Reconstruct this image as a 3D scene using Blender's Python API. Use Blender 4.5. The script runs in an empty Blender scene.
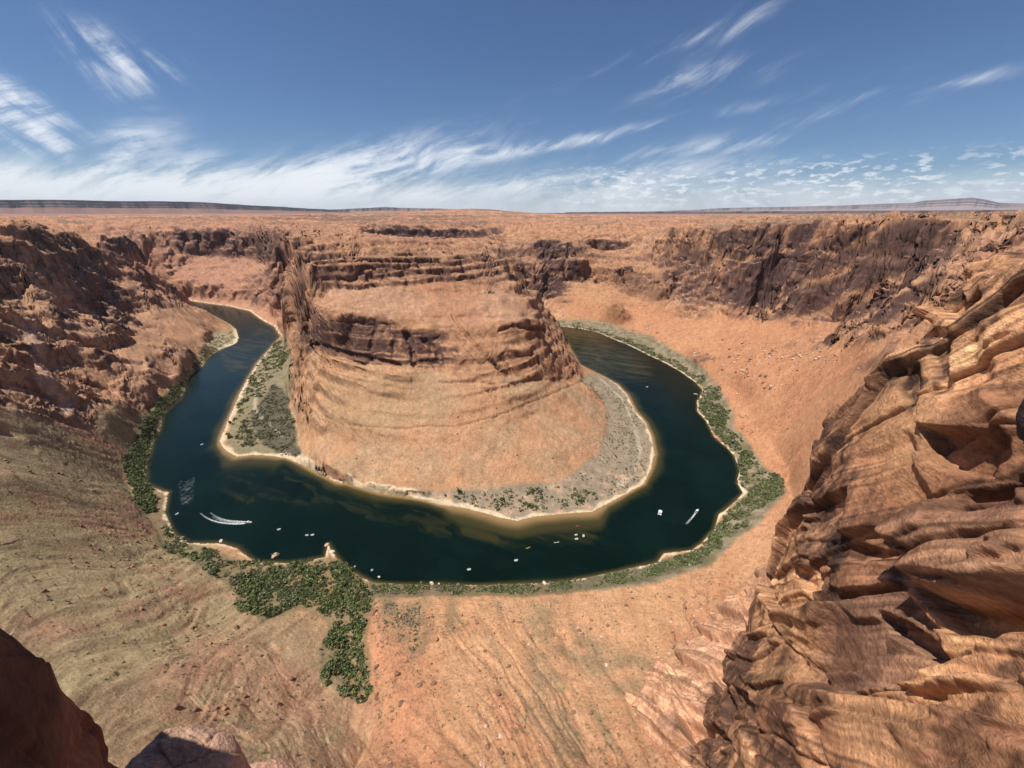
import bpy, bmesh, math, random, time
import numpy as np
from mathutils import Vector, Matrix
T0 = time.time()
rnd = random.Random(7)
RNG = np.random.default_rng(11)
R = math.radians

# ------------------------------------------------------------------ camera, sky, sun, exposure
F = 385.0                      # focal length in pixels of a 1024 px wide frame
PITCH = R(24.0)
CP, SP = math.cos(PITCH), math.sin(PITCH)
CAMZ = 300.0                   # metres above the river
SUN_AZ, SUN_EL = R(-96.0), R(65.0)     # azimuth from the view direction (+Y), clockwise positive
scene = bpy.context.scene
cam_data = bpy.data.cameras.new('camera')
cam = bpy.data.objects.new('camera', cam_data)
scene.collection.objects.link(cam)
cam.location = (0, 0, CAMZ)
cam.rotation_euler = (R(90) - PITCH, 0, 0)
cam_data.sensor_width = 36.0
cam_data.lens = 36.0 * F / 1024.0
cam_data.clip_start = 0.05
cam_data.clip_end = 200000.0
scene.camera = cam
scene.view_settings.view_transform = 'Standard'
scene.view_settings.look = 'None'
scene.view_settings.exposure = 0.18
scene.view_settings.gamma = 1.0
scene.cycles.max_bounces = 5
scene.cycles.diffuse_bounces = 3
scene.cycles.glossy_bounces = 2
scene.cycles.transmission_bounces = 2
scene.cycles.volume_bounces = 0
scene.cycles.use_adaptive_sampling = True
scene.cycles.adaptive_threshold = 0.01
scene.cycles.use_denoising = True

world = bpy.data.worlds.new('World')
scene.world = world
world.use_nodes = True


class NT:
    """small helper to write node trees"""
    def __init__(s, tree):
        s.t = tree

    def n(s, typ, **kw):
        nd = s.t.nodes.new(typ)
        for k, v in kw.items():
            setattr(nd, k, v)
        return nd

    def link(s, a, b):
        s.t.links.new(a, b)

    def put(s, sock, v):
        if isinstance(v, bpy.types.NodeSocket):
            s.t.links.new(v, sock)
        else:
            sock.default_value = v

    def m(s, op, a, b=None, c=None, clamp=False):
        nd = s.n('ShaderNodeMath', operation=op, use_clamp=clamp)
        s.put(nd.inputs[0], a)
        if b is not None:
            s.put(nd.inputs[1], b)
        if c is not None:
            s.put(nd.inputs[2], c)
        return nd.outputs[0]

    def vm(s, op, a, b=None, out=0):
        nd = s.n('ShaderNodeVectorMath', operation=op)
        s.put(nd.inputs[0], a)
        if b is not None:
            s.put(nd.inputs[1], b)
        return nd.outputs[out]

    def ramp(s, v, lo, hi, a=0.0, b=1.0, smooth=True):
        nd = s.n('ShaderNodeMapRange', clamp=True)
        nd.interpolation_type = 'SMOOTHSTEP' if smooth else 'LINEAR'
        s.put(nd.inputs[0], v)
        nd.inputs[1].default_value = lo
        nd.inputs[2].default_value = hi
        nd.inputs[3].default_value = a
        nd.inputs[4].default_value = b
        return nd.outputs[0]

    def noise(s, vec, scale, detail=4.0, rough=0.55, dist=0.0, lac=2.0):
        nd = s.n('ShaderNodeTexNoise')
        s.put(nd.inputs['Vector'], vec)
        nd.inputs['Scale'].default_value = scale
        nd.inputs['Detail'].default_value = detail
        nd.inputs['Roughness'].default_value = rough
        nd.inputs['Lacunarity'].default_value = lac
        nd.inputs['Distortion'].default_value = dist
        return nd.outputs['Fac']

    def mix(s, f, a, b, mode='MIX'):
        nd = s.n('ShaderNodeMix', data_type='RGBA', blend_type=mode)
        s.put(nd.inputs[0], f)
        s.put(nd.inputs[6], a)
        s.put(nd.inputs[7], b)
        return nd.outputs[2]

    def xyz(s, x, y, z):
        nd = s.n('ShaderNodeCombineXYZ')
        s.put(nd.inputs[0], x)
        s.put(nd.inputs[1], y)
        s.put(nd.inputs[2], z)
        return nd.outputs[0]


def ray(px, py):
    x = (px - 512.0) / F
    v = (384.0 - py) / F
    return x, CP + SP * v, -SP + CP * v


def azel(px, py):
    x, y, z = ray(px, py)
    return math.atan2(x, y), math.atan2(z, math.hypot(x, y))


def build_world():
    g = NT(world.node_tree)
    world.node_tree.nodes.clear()
    out = g.n('ShaderNodeOutputWorld')
    bg = g.n('ShaderNodeBackground')
    g.link(bg.outputs[0], out.inputs[0])
    sky = g.n('ShaderNodeTexSky', sky_type='NISHITA')
    sky.sun_disc = False
    sky.sun_elevation = SUN_EL
    sky.sun_rotation = SUN_AZ
    sky.altitude = 1300
    sky.air_density = 1.0
    sky.dust_density = 0.6
    sky.ozone_density = 3.0
    tc = g.n('ShaderNodeTexCoord')
    d = tc.outputs['Generated']
    sp = g.n('ShaderNodeSeparateXYZ')
    g.link(d, sp.inputs[0])
    X, Y, Z = sp.outputs
    az = g.m('ARCTAN2', X, Y)
    el = g.m('ARCSINE', Z)
    ae = g.xyz(az, el, 0.0)
    # fibrous cirrus: noise stretched along the wind, warped by a broad noise
    wv = g.n('ShaderNodeTexNoise')
    g.link(ae, wv.inputs['Vector'])
    wv.inputs['Scale'].default_value = 5.0
    wv.inputs['Detail'].default_value = 1.0
    warp = g.vm('MULTIPLY', g.vm('SUBTRACT', wv.outputs['Color'], (0.5, 0.5, 0.5)), (0.10, 0.05, 0.0))
    aw = g.vm('ADD', ae, warp)

    def streak(rot, sx, sy, scale, detail=7.0, rough=0.62):
        mp = g.n('ShaderNodeMapping', vector_type='TEXTURE')
        g.link(aw, mp.inputs[0])
        mp.inputs['Rotation'].default_value = (0, 0, rot)
        mp.inputs['Scale'].default_value = (sx, sy, 1)
        return g.noise(mp.outputs[0], scale, detail, rough)

    fib_r = g.ramp(streak(R(24), 5.0, 0.55, 7.0), 0.42, 0.66)
    fib_l = g.ramp(streak(R(-52), 2.6, 0.6, 7.0), 0.42, 0.64)
    fib_m = g.ramp(streak(R(16), 3.0, 0.6, 8.0), 0.36, 0.62)
    fine = streak(R(22), 3.6, 0.8, 24.0, 8.0, 0.7)

    def blob(px, py, a, b, ang, amp, fibre):
        """soft elliptical patch of cloud, centred on a sky direction"""
        az0, el0 = azel(px, py)
        az1, el1 = azel(px + 5, py)
        az2, el2 = azel(px, py - 5)
        jx, jy = math.hypot((az1 - az0) / 5, (el1 - el0) / 5), (el2 - el0) / 5
        c, s_ = math.cos(R(ang)), math.sin(R(ang))
        ea = math.hypot(c * jx, s_ * jy) * a
        eb = math.hypot(s_ * jx, c * jy) * b
        th = math.atan2(s_ * jy, c * jx) + math.atan2(el1 - el0, az1 - az0)
        mp = g.n('ShaderNodeMapping', vector_type='TEXTURE')
        g.link(aw2, mp.inputs[0])
        mp.inputs['Location'].default_value = (az0, el0, 0)
        mp.inputs['Rotation'].default_value = (0, 0, th)
        mp.inputs['Scale'].default_value = (ea, eb, 1)
        ln = g.vm('LENGTH', mp.outputs[0], out=1)
        e = g.m('EXPONENT', g.m('MULTIPLY', g.m('MULTIPLY', ln, ln), -1.0))
        return g.m('MULTIPLY', g.m('MULTIPLY', e, amp), fibre)

    wv2 = g.n('ShaderNodeTexNoise')
    g.link(ae, wv2.inputs['Vector'])
    wv2.inputs['Scale'].default_value = 9.0
    wv2.inputs['Detail'].default_value = 2.0
    wv2.inputs['Roughness'].default_value = 0.6
    warp2 = g.vm('MULTIPLY', g.vm('SUBTRACT', wv2.outputs['Color'], (0.5, 0.5, 0.5)), (0.07, 0.03, 0.0))
    aw2 = g.vm('ADD', ae, warp2)
    L = [
        (105, 62, 34, 24, -35, 1.4, fib_l), (160, 72, 30, 14, -20, 0.7, fib_l),
        (20, 105, 46, 22, -38, 2.0, fib_l), (25, 140, 60, 22, -25, 1.0, fib_l),
        (130, 150, 46, 16, 25, 0.9, fib_m), (195, 165, 30, 12, 15, 0.6, fib_m),
        (40, 188, 130, 19, -3, 2.6, fib_m), (200, 192, 150, 17, 2, 2.6, fib_m),
        (340, 178, 110, 19, 12, 2.6, fib_m), (430, 158, 46, 10, 8, 1.6, fib_r),
        (545, 149, 75, 5, 11, 1.3, fib_r), (380, 196, 150, 10, 2, 1.1, fib_m),
        (520, 190, 150, 14, 3, 0.85, fib_m), (640, 153, 60, 6, 9, 0.5, fib_r),
        (710, 78, 48, 11, 18, 1.0, fib_r), (725, 30, 50, 10, 35, 0.5, fib_r),
        (650, 55, 90, 7, 22, 0.35, fib_r), (835, 115, 50, 6, 10, 1.1, fib_r),
        (925, 86, 46, 5, 10, 1.1, fib_r), (870, 98, 70, 5, 12, 0.35, fib_r),
        (735, 146, 38, 7, 10, 1.0, fib_r), (640, 128, 120, 5, 11, 0.3, fib_r),
        (650, 172, 60, 7, 5, 0.5, fib_m),
    ]
    tot = None
    for b in L:
        v = blob(*b)
        tot = v if tot is None else g.m('ADD', tot, v)
    tot = g.m('MULTIPLY', tot, g.ramp(fine, 0.36, 0.62, 0.12, 1.35))
    # small fair-weather cumulus low over the right half, plus a thin veil on the horizon
    mp = g.n('ShaderNodeMapping', vector_type='TEXTURE')
    g.link(ae, mp.inputs[0])
    mp.inputs['Scale'].default_value = (1.0, 0.36, 1)
    cum = g.noise(mp.outputs[0], 38.0, 8.0, 0.6)
    band = g.m('MULTIPLY', g.ramp(el, 0.0, 0.02), g.ramp(el, 0.05, 0.105, 1.0, 0.0))
    side = g.ramp(az, -0.05, 0.2)
    clus = g.ramp(g.noise(ae, 5.5, 3.0, 0.5), 0.36, 0.52)
    cum_f = g.m('MULTIPLY', g.m('MULTIPLY', g.m('MULTIPLY', g.ramp(cum, 0.50, 0.62), clus), band), side)
    veil = g.m('MULTIPLY', g.ramp(el, 0.0, 0.075, 1.3, 0.0), g.ramp(g.noise(aw, 6.0, 6.0, 0.6), 0.3, 0.62, 0.2, 1.0))
    tot = g.m('ADD', tot, g.m('MULTIPLY', cum_f, 1.3))
    tot = g.m('ADD', tot, g.m('MULTIPLY', veil, 0.8))
    # thin cirrus elsewhere in the sky, out of this frame
    up = g.m('MULTIPLY', g.ramp(Y, 0.1, -0.3), g.ramp(streak(R(20), 4.0, 0.8, 3.0), 0.52, 0.8))
    tot = g.m('ADD', tot, g.m('MULTIPLY', up, 0.5))
    cov = g.m('SUBTRACT', 1.0, g.m('EXPONENT', g.m('MULTIPLY', tot, -1.35)))
    cov = g.m('MULTIPLY', cov, 0.93)
    skyc = g.mix(1.0, sky.outputs[0], SKY_TINT, 'MULTIPLY')
    col = g.mix(cov, skyc, CLOUD_COL)
    g.link(col, bg.inputs[0])
    bg.inputs[1].default_value = SKY_STR


SKY_STR = 0.066
SKY_TINT = (0.74, 0.90, 1.10, 1)
CLOUD_COL = (13.0, 13.4, 14.0, 1)
build_world()

sun_data = bpy.data.lights.new('sun', 'SUN')
sun_data.energy = 5.0
sun_data.angle = R(0.53)
sun_data.color = (1.0, 0.945, 0.86)
sun = bpy.data.objects.new('sun', sun_data)
scene.collection.objects.link(sun)
sdir = Vector((math.sin(SUN_AZ) * math.cos(SUN_EL), math.cos(SUN_AZ) * math.cos(SUN_EL), math.sin(SUN_EL)))
sun.rotation_euler = sdir.to_track_quat('Z', 'Y').to_euler()
sun.location = (0, 0, 600)

# ------------------------------------------------------------------ numpy noise
PERM = np.random.default_rng(5).permutation(256).astype(np.int32)
PERM = np.concatenate([PERM, PERM, PERM])
_a = np.random.default_rng(6).normal(size=(256, 3)).astype(np.float32)
G3 = _a / np.linalg.norm(_a, axis=1, keepdims=True)
_th = np.random.default_rng(8).uniform(0, 2 * np.pi, 256).astype(np.float32)
G2 = np.stack([np.cos(_th), np.sin(_th)], 1)


def fade(t):
    return t * t * t * (t * (t * 6 - 15) + 10)


def perlin2(x, y, seed=0):
    x = np.asarray(x, np.float32) + np.float32(seed * 17.3)
    y = np.asarray(y, np.float32) - np.float32(seed * 9.7)
    xi = np.floor(x); yi = np.floor(y)
    fx = x - xi; fy = y - yi
    xi = xi.astype(np.int32) & 255; yi = yi.astype(np.int32) & 255
    u = fade(fx); v = fade(fy)
    h0 = PERM[xi]; h1 = PERM[xi + 1]

    def gr(h, dx, dy):
        q = G2[PERM[h]]
        return q[..., 0] * dx + q[..., 1] * dy
    a = gr(h0 + yi, fx, fy); b = gr(h1 + yi, fx - 1, fy)
    c = gr(h0 + yi + 1, fx, fy - 1); d = gr(h1 + yi + 1, fx - 1, fy - 1)
    return ((a + u * (b - a)) * (1 - v) + (c + u * (d - c)) * v) * 1.5


def perlin3(x, y, z, seed=0):
    x = np.asarray(x, np.float32) + np.float32(seed * 13.1)
    y = np.asarray(y, np.float32) + np.float32(seed * 7.9)
    z = np.asarray(z, np.float32) - np.float32(seed * 5.3)
    out = np.empty(x.shape, np.float32)
    xf, yf, zf, of = x.ravel(), y.ravel(), z.ravel(), out.ravel()
    n = xf.size
    for s in range(0, n, 262144):
        e = min(n, s + 262144)
        X, Y, Z = xf[s:e], yf[s:e], zf[s:e]
        xi = np.floor(X); yi = np.floor(Y); zi = np.floor(Z)
        fx = X - xi; fy = Y - yi; fz = Z - zi
        xi = xi.astype(np.int32) & 255; yi = yi.astype(np.int32) & 255; zi = zi.astype(np.int32) & 255
        u = fade(fx); v = fade(fy); w = fade(fz)
        A = PERM[xi] + yi; B = PERM[xi + 1] + yi
        AA = PERM[A] + zi; AB = PERM[A + 1] + zi; BA = PERM[B] + zi; BB = PERM[B + 1] + zi

        def gr(h, dx, dy, dz):
            q = G3[PERM[h]]
            return q[:, 0] * dx + q[:, 1] * dy + q[:, 2] * dz
        a = gr(AA, fx, fy, fz); b = gr(BA, fx - 1, fy, fz)
        c = gr(AB, fx, fy - 1, fz); d = gr(BB, fx - 1, fy - 1, fz)
        l0 = a + u * (b - a); l1 = c + u * (d - c)
        p0 = l0 + v * (l1 - l0)
        a = gr(AA + 1, fx, fy, fz - 1); b = gr(BA + 1, fx - 1, fy, fz - 1)
        c = gr(AB + 1, fx, fy - 1, fz - 1); d = gr(BB + 1, fx - 1, fy - 1, fz - 1)
        l0 = a + u * (b - a); l1 = c + u * (d - c)
        p1 = l0 + v * (l1 - l0)
        of[s:e] = (p0 + w * (p1 - p0)) * 1.4
    return out


def fbm2(x, y, octv=4, seed=0, gain=0.5, ridged=False):
    a, s, f = 1.0, 0.0, 1.0
    tot = 0.0
    for i in range(octv):
        n = perlin2(x * f, y * f, seed + i)
        if ridged:
            n = 1 - 2 * np.abs(n)
        s = s + a * n
        tot += a
        a *= gain
        f *= 2.03
    return s / tot


def fbm3(x, y, z, octv=4, seed=0, gain=0.5, ridged=False):
    a, s, f = 1.0, 0.0, 1.0
    tot = 0.0
    for i in range(octv):
        n = perlin3(x * f, y * f, z * f, seed + i)
        if ridged:
            n = 1 - 2 * np.abs(n)
        s = s + a * n
        tot += a
        a *= gain
        f *= 2.03
    return s / tot


def sstep(x, a, b):
    t = np.clip((x - a) / (b - a), 0, 1)
    return t * t * (3 - 2 * t)


def worley(px, py, pz, seed=0):
    """nearest-cell id, F2-F1 and the offset from the cell's centre, chunked"""
    n = px.size
    ID = np.empty(n, np.int32); E = np.empty(n, np.float32); CT = np.empty((n, 3), np.float32)
    rg = np.random.default_rng(seed + 100)
    jit = rg.random((256, 3)).astype(np.float32)
    for s in range(0, n, 200000):
        e = min(n, s + 200000)
        X, Y, Z = (a[s:e].astype(np.float32) for a in (px, py, pz))
        xi = np.floor(X).astype(np.int32); yi = np.floor(Y).astype(np.int32); zi = np.floor(Z).astype(np.int32)
        b1 = np.full(e - s, 1e9, np.float32); b2 = b1.copy(); bid = np.zeros(e - s, np.int32); ct = np.zeros((e - s, 3), np.float32)
        for dx in (-1, 0, 1):
            for dy in (-1, 0, 1):
                for dz in (-1, 0, 1):
                    cx, cy, cz = xi + dx, yi + dy, zi + dz
                    h = PERM[(PERM[(PERM[cx & 255] + cy) & 255] + cz + seed) & 255]
                    j = jit[h]
                    dv = np.stack([X - cx - j[:, 0], Y - cy - j[:, 1], Z - cz - j[:, 2]], 1)
                    d = (dv * dv).sum(1)
                    cl = d < b1
                    b2 = np.where(cl, b1, np.minimum(b2, d))
                    bid = np.where(cl, h + 256 * ((cx + 3 * cy + 7 * cz) & 15), bid)
                    b1 = np.where(cl, d, b1)
                    ct = np.where(cl[:, None], dv, ct)
        ID[s:e] = bid; CT[s:e] = ct; E[s:e] = np.sqrt(b2) - np.sqrt(b1)
    return ID, E, CT


def joints(x, y, size, seed):
    """vertical joint blocks in plan: every block shifted by its own amount (crisp buttress edges)"""
    X = (x / size).astype(np.float32); Y = (y / size).astype(np.float32)
    X = X + 0.25 * perlin2(X * 1.3, Y * 1.3, seed); Y = Y + 0.25 * perlin2(X * 1.3, Y * 1.3, seed + 1)
    xi = np.floor(X).astype(np.int32); yi = np.floor(Y).astype(np.int32)
    b1 = np.full(X.shape, 1e9, np.float32); bid = np.zeros(X.shape, np.int32)
    rg_ = np.random.default_rng(seed + 40)
    jit = rg_.random((256, 2)).astype(np.float32); hv = rg_.random((256, 2)).astype(np.float32) - 0.5
    for dx in (-1, 0, 1):
        for dy in (-1, 0, 1):
            h = PERM[(PERM[(xi + dx) & 255] + yi + dy + seed) & 255]
            d = (xi + dx + jit[h, 0] - X) ** 2 + (yi + dy + jit[h, 1] - Y) ** 2
            cl = d < b1
            bid = np.where(cl, h, bid); b1 = np.where(cl, d, b1)
    return hv[bid, 0], hv[bid, 1]


def project(P):
    """world points to pixels of the frame (used to find where the photo's places lie on the ground)"""
    x, y, z = P[..., 0], P[..., 1], P[..., 2] - CAMZ
    w = y * CP - z * SP
    w = np.where(w < 1e-3, 1e-3, w)
    return 512 + F * x / w, 384 - F * (y * SP + z * CP) / w


def inpoly(px, py, poly):
    px = np.asarray(px); py = np.asarray(py)
    r = np.zeros(px.shape, bool)
    n = len(poly)
    for i in range(n):
        x0, y0 = poly[i][:2]; x1, y1 = poly[(i + 1) % n][:2]
        if y0 == y1:
            continue
        c = (y0 > py) != (y1 > py)
        r ^= c & (px < (x1 - x0) * (py - y0) / (y1 - y0) + x0)
    return r


def U(px, py, z):
    dx, dy, dz = ray(px, py)
    t = (CAMZ - z) / -dz
    return dx * t, dy * t, float(z)


def UR(px, py, r):
    dx, dy, dz = ray(px, py)
    t = r / math.hypot(dx, dy)
    return dx * t, dy * t, CAMZ + dz * t


# ------------------------------------------------------------------ the river banks, as places on the water plane
OUTER = [(159, 298), (185, 307), (215, 316), (230, 324), (237, 330), (239, 337), (237, 343), (220, 350), (208, 358), (203, 366),
         (190, 376), (186, 388), (180, 400), (163, 415), (160, 430), (153, 443), (148, 460), (145, 483), (155, 488), (169, 492),
         (165, 513), (170, 525), (176, 535), (189, 543), (205, 543), (220, 543), (237, 548), (247, 556), (257, 562), (273, 562),
         (286, 563), (299, 562), (325, 557), (328, 544), (336, 556), (345, 566), (353, 572), (362, 577), (373, 582), (395, 584),
         (429, 585), (453, 585), (480, 585), (511, 584), (542, 583), (567, 581), (589, 577), (613, 572), (630, 568), (651, 564),
         (657, 562), (664, 553), (692, 550), (702, 542), (714, 529), (719, 514), (730, 506), (743, 493), (737, 483), (740, 472),
         (734, 456), (728, 449), (714, 437), (706, 421), (697, 411), (697, 402), (702.5, 390), (695, 382), (681, 372), (665, 363),
         (648, 355), (630, 346), (613, 339), (599, 333), (579.5, 328.5), (560, 326.5)]
INNER_R = [(560, 334), (568, 345), (573, 354), (578.5, 364.5), (599, 374), (617, 384), (627, 394), (636, 411), (646, 423),
           (652, 437), (655, 454), (651, 470), (644, 484), (623, 496), (592, 512), (562, 514), (534, 517), (517, 521),
           (500, 518), (487, 514), (463, 508), (440, 505), (420, 499.5), (398, 496), (379, 493), (364, 488.6), (348, 484),
           (338, 483), (320, 475), (303, 465), (285, 458), (272, 456), (254, 455), (237, 457), (228, 452), (220, 444),
           (220, 438), (230, 415), (238, 397), (248, 378), (258, 362), (272, 346), (281, 336), (275, 327), (262, 320),
           (250, 311), (228, 306), (205, 303), (180, 299)]
# the channel carries on out of sight on both sides (world metres)
HID_R_OUT = [(95, 1170), (35, 1212), (-25, 1222)]
HID_R_IN = [(-30, 1185), (20, 1150), (75, 1085)]
HID_L_IN = [(-1500, 1500), (-1800, 1380), (-2400, 1300)]
HID_L_OUT = [(-2400, 1180), (-1800, 1240), (-1500, 1400)]


def wl(pts, z=0.0):
    return [U(a, b, z) for a, b in pts]


outer_w = [(p[0], p[1]) for p in wl(OUTER)]
inner_w = [(p[0], p[1]) for p in wl(INNER_R)]
RIVER = outer_w + HID_R_OUT + HID_R_IN + inner_w + HID_L_IN + HID_L_OUT

# ------------------------------------------------------------------ control curves of the land
CV = []


def Z(*pts):
    CV.append([U(*p) for p in pts])


def RR(*pts):
    CV.append([UR(*p) for p in pts])


def W(*pts):
    CV.append([tuple(map(float, p)) for p in pts])


# near slopes below the viewer (alluvial apron), heights above the river
Z((0, 470, 112), (60, 480, 72), (110, 490, 35), (135, 495, 12))
Z((0, 530, 100), (70, 545, 62), (130, 560, 30), (165, 560, 10))
Z((0, 600, 88), (80, 620, 66), (160, 640, 42), (215, 620, 20), (235, 590, 7))
Z((60, 690, 95), (160, 720, 76), (260, 720, 50), (325, 690, 26))
Z((150, 768, 105), (260, 768, 84), (350, 768, 56))
Z((235, 590, 6), (290, 600, 8), (335, 625, 12), (352, 660, 20), (364, 690, 28), (350, 722, 37), (368, 745, 43), (357, 768, 48))
Z((380, 600, 8), (385, 640, 24), (400, 690, 46), (420, 768, 76))
Z((470, 600, 10), (475, 660, 40), (480, 768, 84))
Z((560, 595, 8), (565, 640, 28), (575, 700, 55), (590, 768, 82))
Z((640, 580, 8), (650, 630, 32), (660, 690, 62), (655, 768, 96))
Z((720, 545, 8), (730, 580, 28), (740, 640, 60), (740, 768, 105))
Z((790, 480, 14), (800, 520, 32), (830, 600, 70), (880, 768, 110))
Z((240, 568, 3), (320, 566, 3), (372, 592, 3), (450, 592, 3), (540, 590, 3), (600, 584, 3), (650, 574, 3), (700, 560, 4),
  (735, 525, 4), (760, 495, 5), (750, 465, 4), (730, 435, 4), (722, 400, 5), (712, 385, 4), (690, 368, 3), (650, 345, 3), (610, 330, 3))
Z((136, 440, 6), (128, 480, 8), (148, 515, 6), (165, 545, 5), (200, 556, 3))
# left slope and left wall
RR((0, 410, 600), (50, 412, 660), (100, 415, 700), (140, 404, 790), (165, 388, 860), (180, 376, 940))
RR((0, 350, 790), (50, 372, 770), (100, 385, 800), (140, 382, 850), (170, 368, 905), (185, 366, 985))
RR((0, 300, 930), (40, 330, 930), (90, 350, 940), (130, 352, 965), (170, 350, 1005), (195, 350, 1065))
RR((-60, 226, 1150), (0, 227, 1230), (27, 230, 1300), (63, 232, 1380), (72, 238, 1390), (80, 247, 1390), (95, 252, 1400), (113, 257, 1410),
   (133, 277, 1400), (147, 290, 1390), (160, 297, 1390), (187, 310, 1335), (207, 327, 1240), (203, 342, 1140), (191, 366, 1000))
RR((0, 262, 1060), (30, 280, 1100), (65, 300, 1110), (100, 318, 1115), (135, 330, 1120), (165, 335, 1135), (190, 338, 1135))
RR((20, 240, 1170), (50, 262, 1210), (85, 290, 1220), (118, 310, 1225), (145, 315, 1245))
# back of the left ridge, falling to the hidden reach
W((-1180, 1000, 262), (-1180, 1150, 200), (-1160, 1270, 90), (-1140, 1340, 20))
W((-1500, 1150, 262), (-1250, 1090, 265), (-1150, 950, 268), (-1040, 760, 272), (-880, 500, 280), (-700, 250, 288), (-650, 60, 292), (-560, -100, 295))
W((-1600, 1200, 255), (-1600, 1260, 150), (-1600, 1300, 20))
W((-2300, 1100, 260), (-1900, 1130, 255), (-1600, 1200, 255))
W((-2300, 1100, 262), (-1500, 500, 275), (-1100, 200, 285), (-1000, -100, 292))
# low spit on the left bank
Z((206, 345, 7), (222, 335, 4), (232, 333, 3))
# the wall across the far left reach
Z((150, 294, 10), (205, 298, 10), (250, 305, 10), (268, 315, 9), (286, 322, 12))
Z((127, 268, 85), (160, 282, 50), (205, 284, 58), (250, 291, 45), (280, 299, 46))
RR((100, 256, 2130), (150, 256, 2150), (205, 257, 2120), (240, 258, 2020), (270, 262, 1820), (290, 268, 1520))
RR((95, 238, 2190), (107, 232, 2200), (130, 231, 2230), (150, 230, 2240), (200, 228, 2220), (225, 230, 2160), (245, 232, 2080), (270, 233, 1880), (290, 235, 1660), (305, 240, 1420))
W((-3300, 1700, 230), (-2700, 1520, 235), (-2300, 1640, 238), (-1950, 1680, 240))
W((-3300, 1560, 40), (-2500, 1370, 20), (-2000, 1480, 20), (-1700, 1600, 20))
# the butte: foot, ramp, cliff, terraces
Z((583, 382, 8), (603, 400, 8), (609, 415, 8), (607, 430, 8), (600, 454, 8), (581, 470, 8), (557, 483, 8), (520, 490, 7), (470, 497, 6),
  (430, 494, 8), (400, 489, 10), (360, 480, 12), (330, 470, 13), (303, 458, 10), (297, 440, 9), (295, 420, 9), (289, 400, 9), (290, 370, 10), (285, 345, 10), (289, 330, 14))
Z((600, 418, 16), (585, 440, 20), (555, 455, 25), (500, 466, 24), (430, 470, 22), (370, 455, 25), (325, 440, 26), (306, 420, 26), (300, 395, 30), (300, 375, 40))
Z((590, 400, 24), (570, 415, 38), (500, 425, 50), (430, 425, 52), (360, 410, 59), (320, 390, 67), (304, 370, 70))
Z((573, 382, 42), (545, 383, 66), (513, 382, 84), (473, 378, 93), (457, 374, 95), (437, 366, 99), (417, 368, 100), (407, 371, 100), (373, 364, 103), (340, 358, 104), (320, 354, 102), (303, 350, 84))
RR((305, 300, 690), (318, 308, 640), (340, 313, 606), (365, 316, 592), (390, 319, 582), (415, 327, 574), (435, 326, 573))
Z((577, 366, 12), (568, 352, 45), (556, 336, 75), (548, 322, 95))
RR((463, 350, 528), (480, 350, 526), (500, 349, 528), (520, 348, 545), (540, 345, 590))
RR((452, 322, 575), (480, 325, 562), (500, 324, 566), (520, 322, 585), (540, 320, 620))
RR((340, 300, 650), (400, 303, 650), (450, 305, 650), (500, 300, 680), (535, 298, 720))
RR((320, 290, 715), (360, 289, 715), (400, 288, 715), (450, 286, 735), (510, 283, 780))
RR((305, 262, 745), (330, 258, 772), (360, 256, 780), (400, 254, 790), (450, 253, 815), (490, 256, 850), (515, 262, 880))
RR((302, 248, 1180), (340, 243, 1250), (400, 241, 1300), (450, 243, 1330), (500, 246, 1330))
Z((300, 345, 84), (298, 310, 150), (299, 285, 190))
W((-540, 900, 110), (-560, 980, 160), (-560, 1060, 190), (-640, 1180, 212))
W((138, 930, 12), (112, 1000, 26), (50, 1070, 45), (0, 1135, 60), (-50, 1175, 90), (-60, 1215, 110), (-20, 1240, 90), (30, 1232, 45))
W((60, 960, 112), (0, 1050, 150), (-60, 1120, 170), (-100, 1210, 190), (-60, 1260, 160))
# far end of the right reach, and the varnished buttress
Z((557, 320, 8), (580, 319, 10), (610, 323, 9), (640, 331, 8), (665, 343, 8))
Z((735, 388, 14), (760, 430, 16), (790, 470, 18))
Z((520, 300, 45), (557, 298, 52), (590, 298, 60), (623, 306, 60))
RR((500, 243, 1500), (515, 240, 1480), (537, 240, 1400), (550, 239, 1385), (573, 243, 1410), (585, 240, 1560), (627, 240, 1640), (640, 236, 1600), (655, 232, 1540), (680, 234, 1400),
   (700, 233, 1300), (720, 231, 1220), (760, 226.5, 1120), (800, 223.5, 1050), (850, 221.5, 980), (900, 220, 920), (950, 218.5, 860), (990, 217.5, 800), (1024, 217, 740), (1080, 217, 640))
RR((716, 262, 1180), (760, 260, 1078), (800, 256, 1012), (850, 254, 946), (900, 254, 886), (945, 256, 830))
RR((720, 300, 1105), (760, 302, 1008), (800, 308, 935), (850, 322, 855), (880, 325, 800))
RR((640, 262, 1410), (680, 262, 1325), (700, 262, 1245))
RR((630, 297, 1270), (660, 299, 1200), (700, 300, 1130))
RR((585, 252, 1540), (627, 254, 1590))
RR((562, 266, 1340), (585, 268, 1345), (627, 270, 1320))
RR((562, 280, 1325), (585, 281, 1330), (627, 284, 1298))
Z((623, 309, 34), (650, 317, 32), (680, 319, 44), (707, 318, 62), (740, 318, 82), (774, 319, 98), (808, 331, 112), (831, 335, 126), (861, 348, 150), (890, 365, 165), (930, 400, 180), (980, 470, 190))
RR((900, 300, 690), (940, 310, 600), (1000, 330, 480), (1060, 360, 380))
Z((700, 350, 33), (750, 380, 44), (790, 420, 48), (810, 480, 50))
W((250, 1800, 225), (150, 2000, 232), (-200, 2300, 234))
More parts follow.
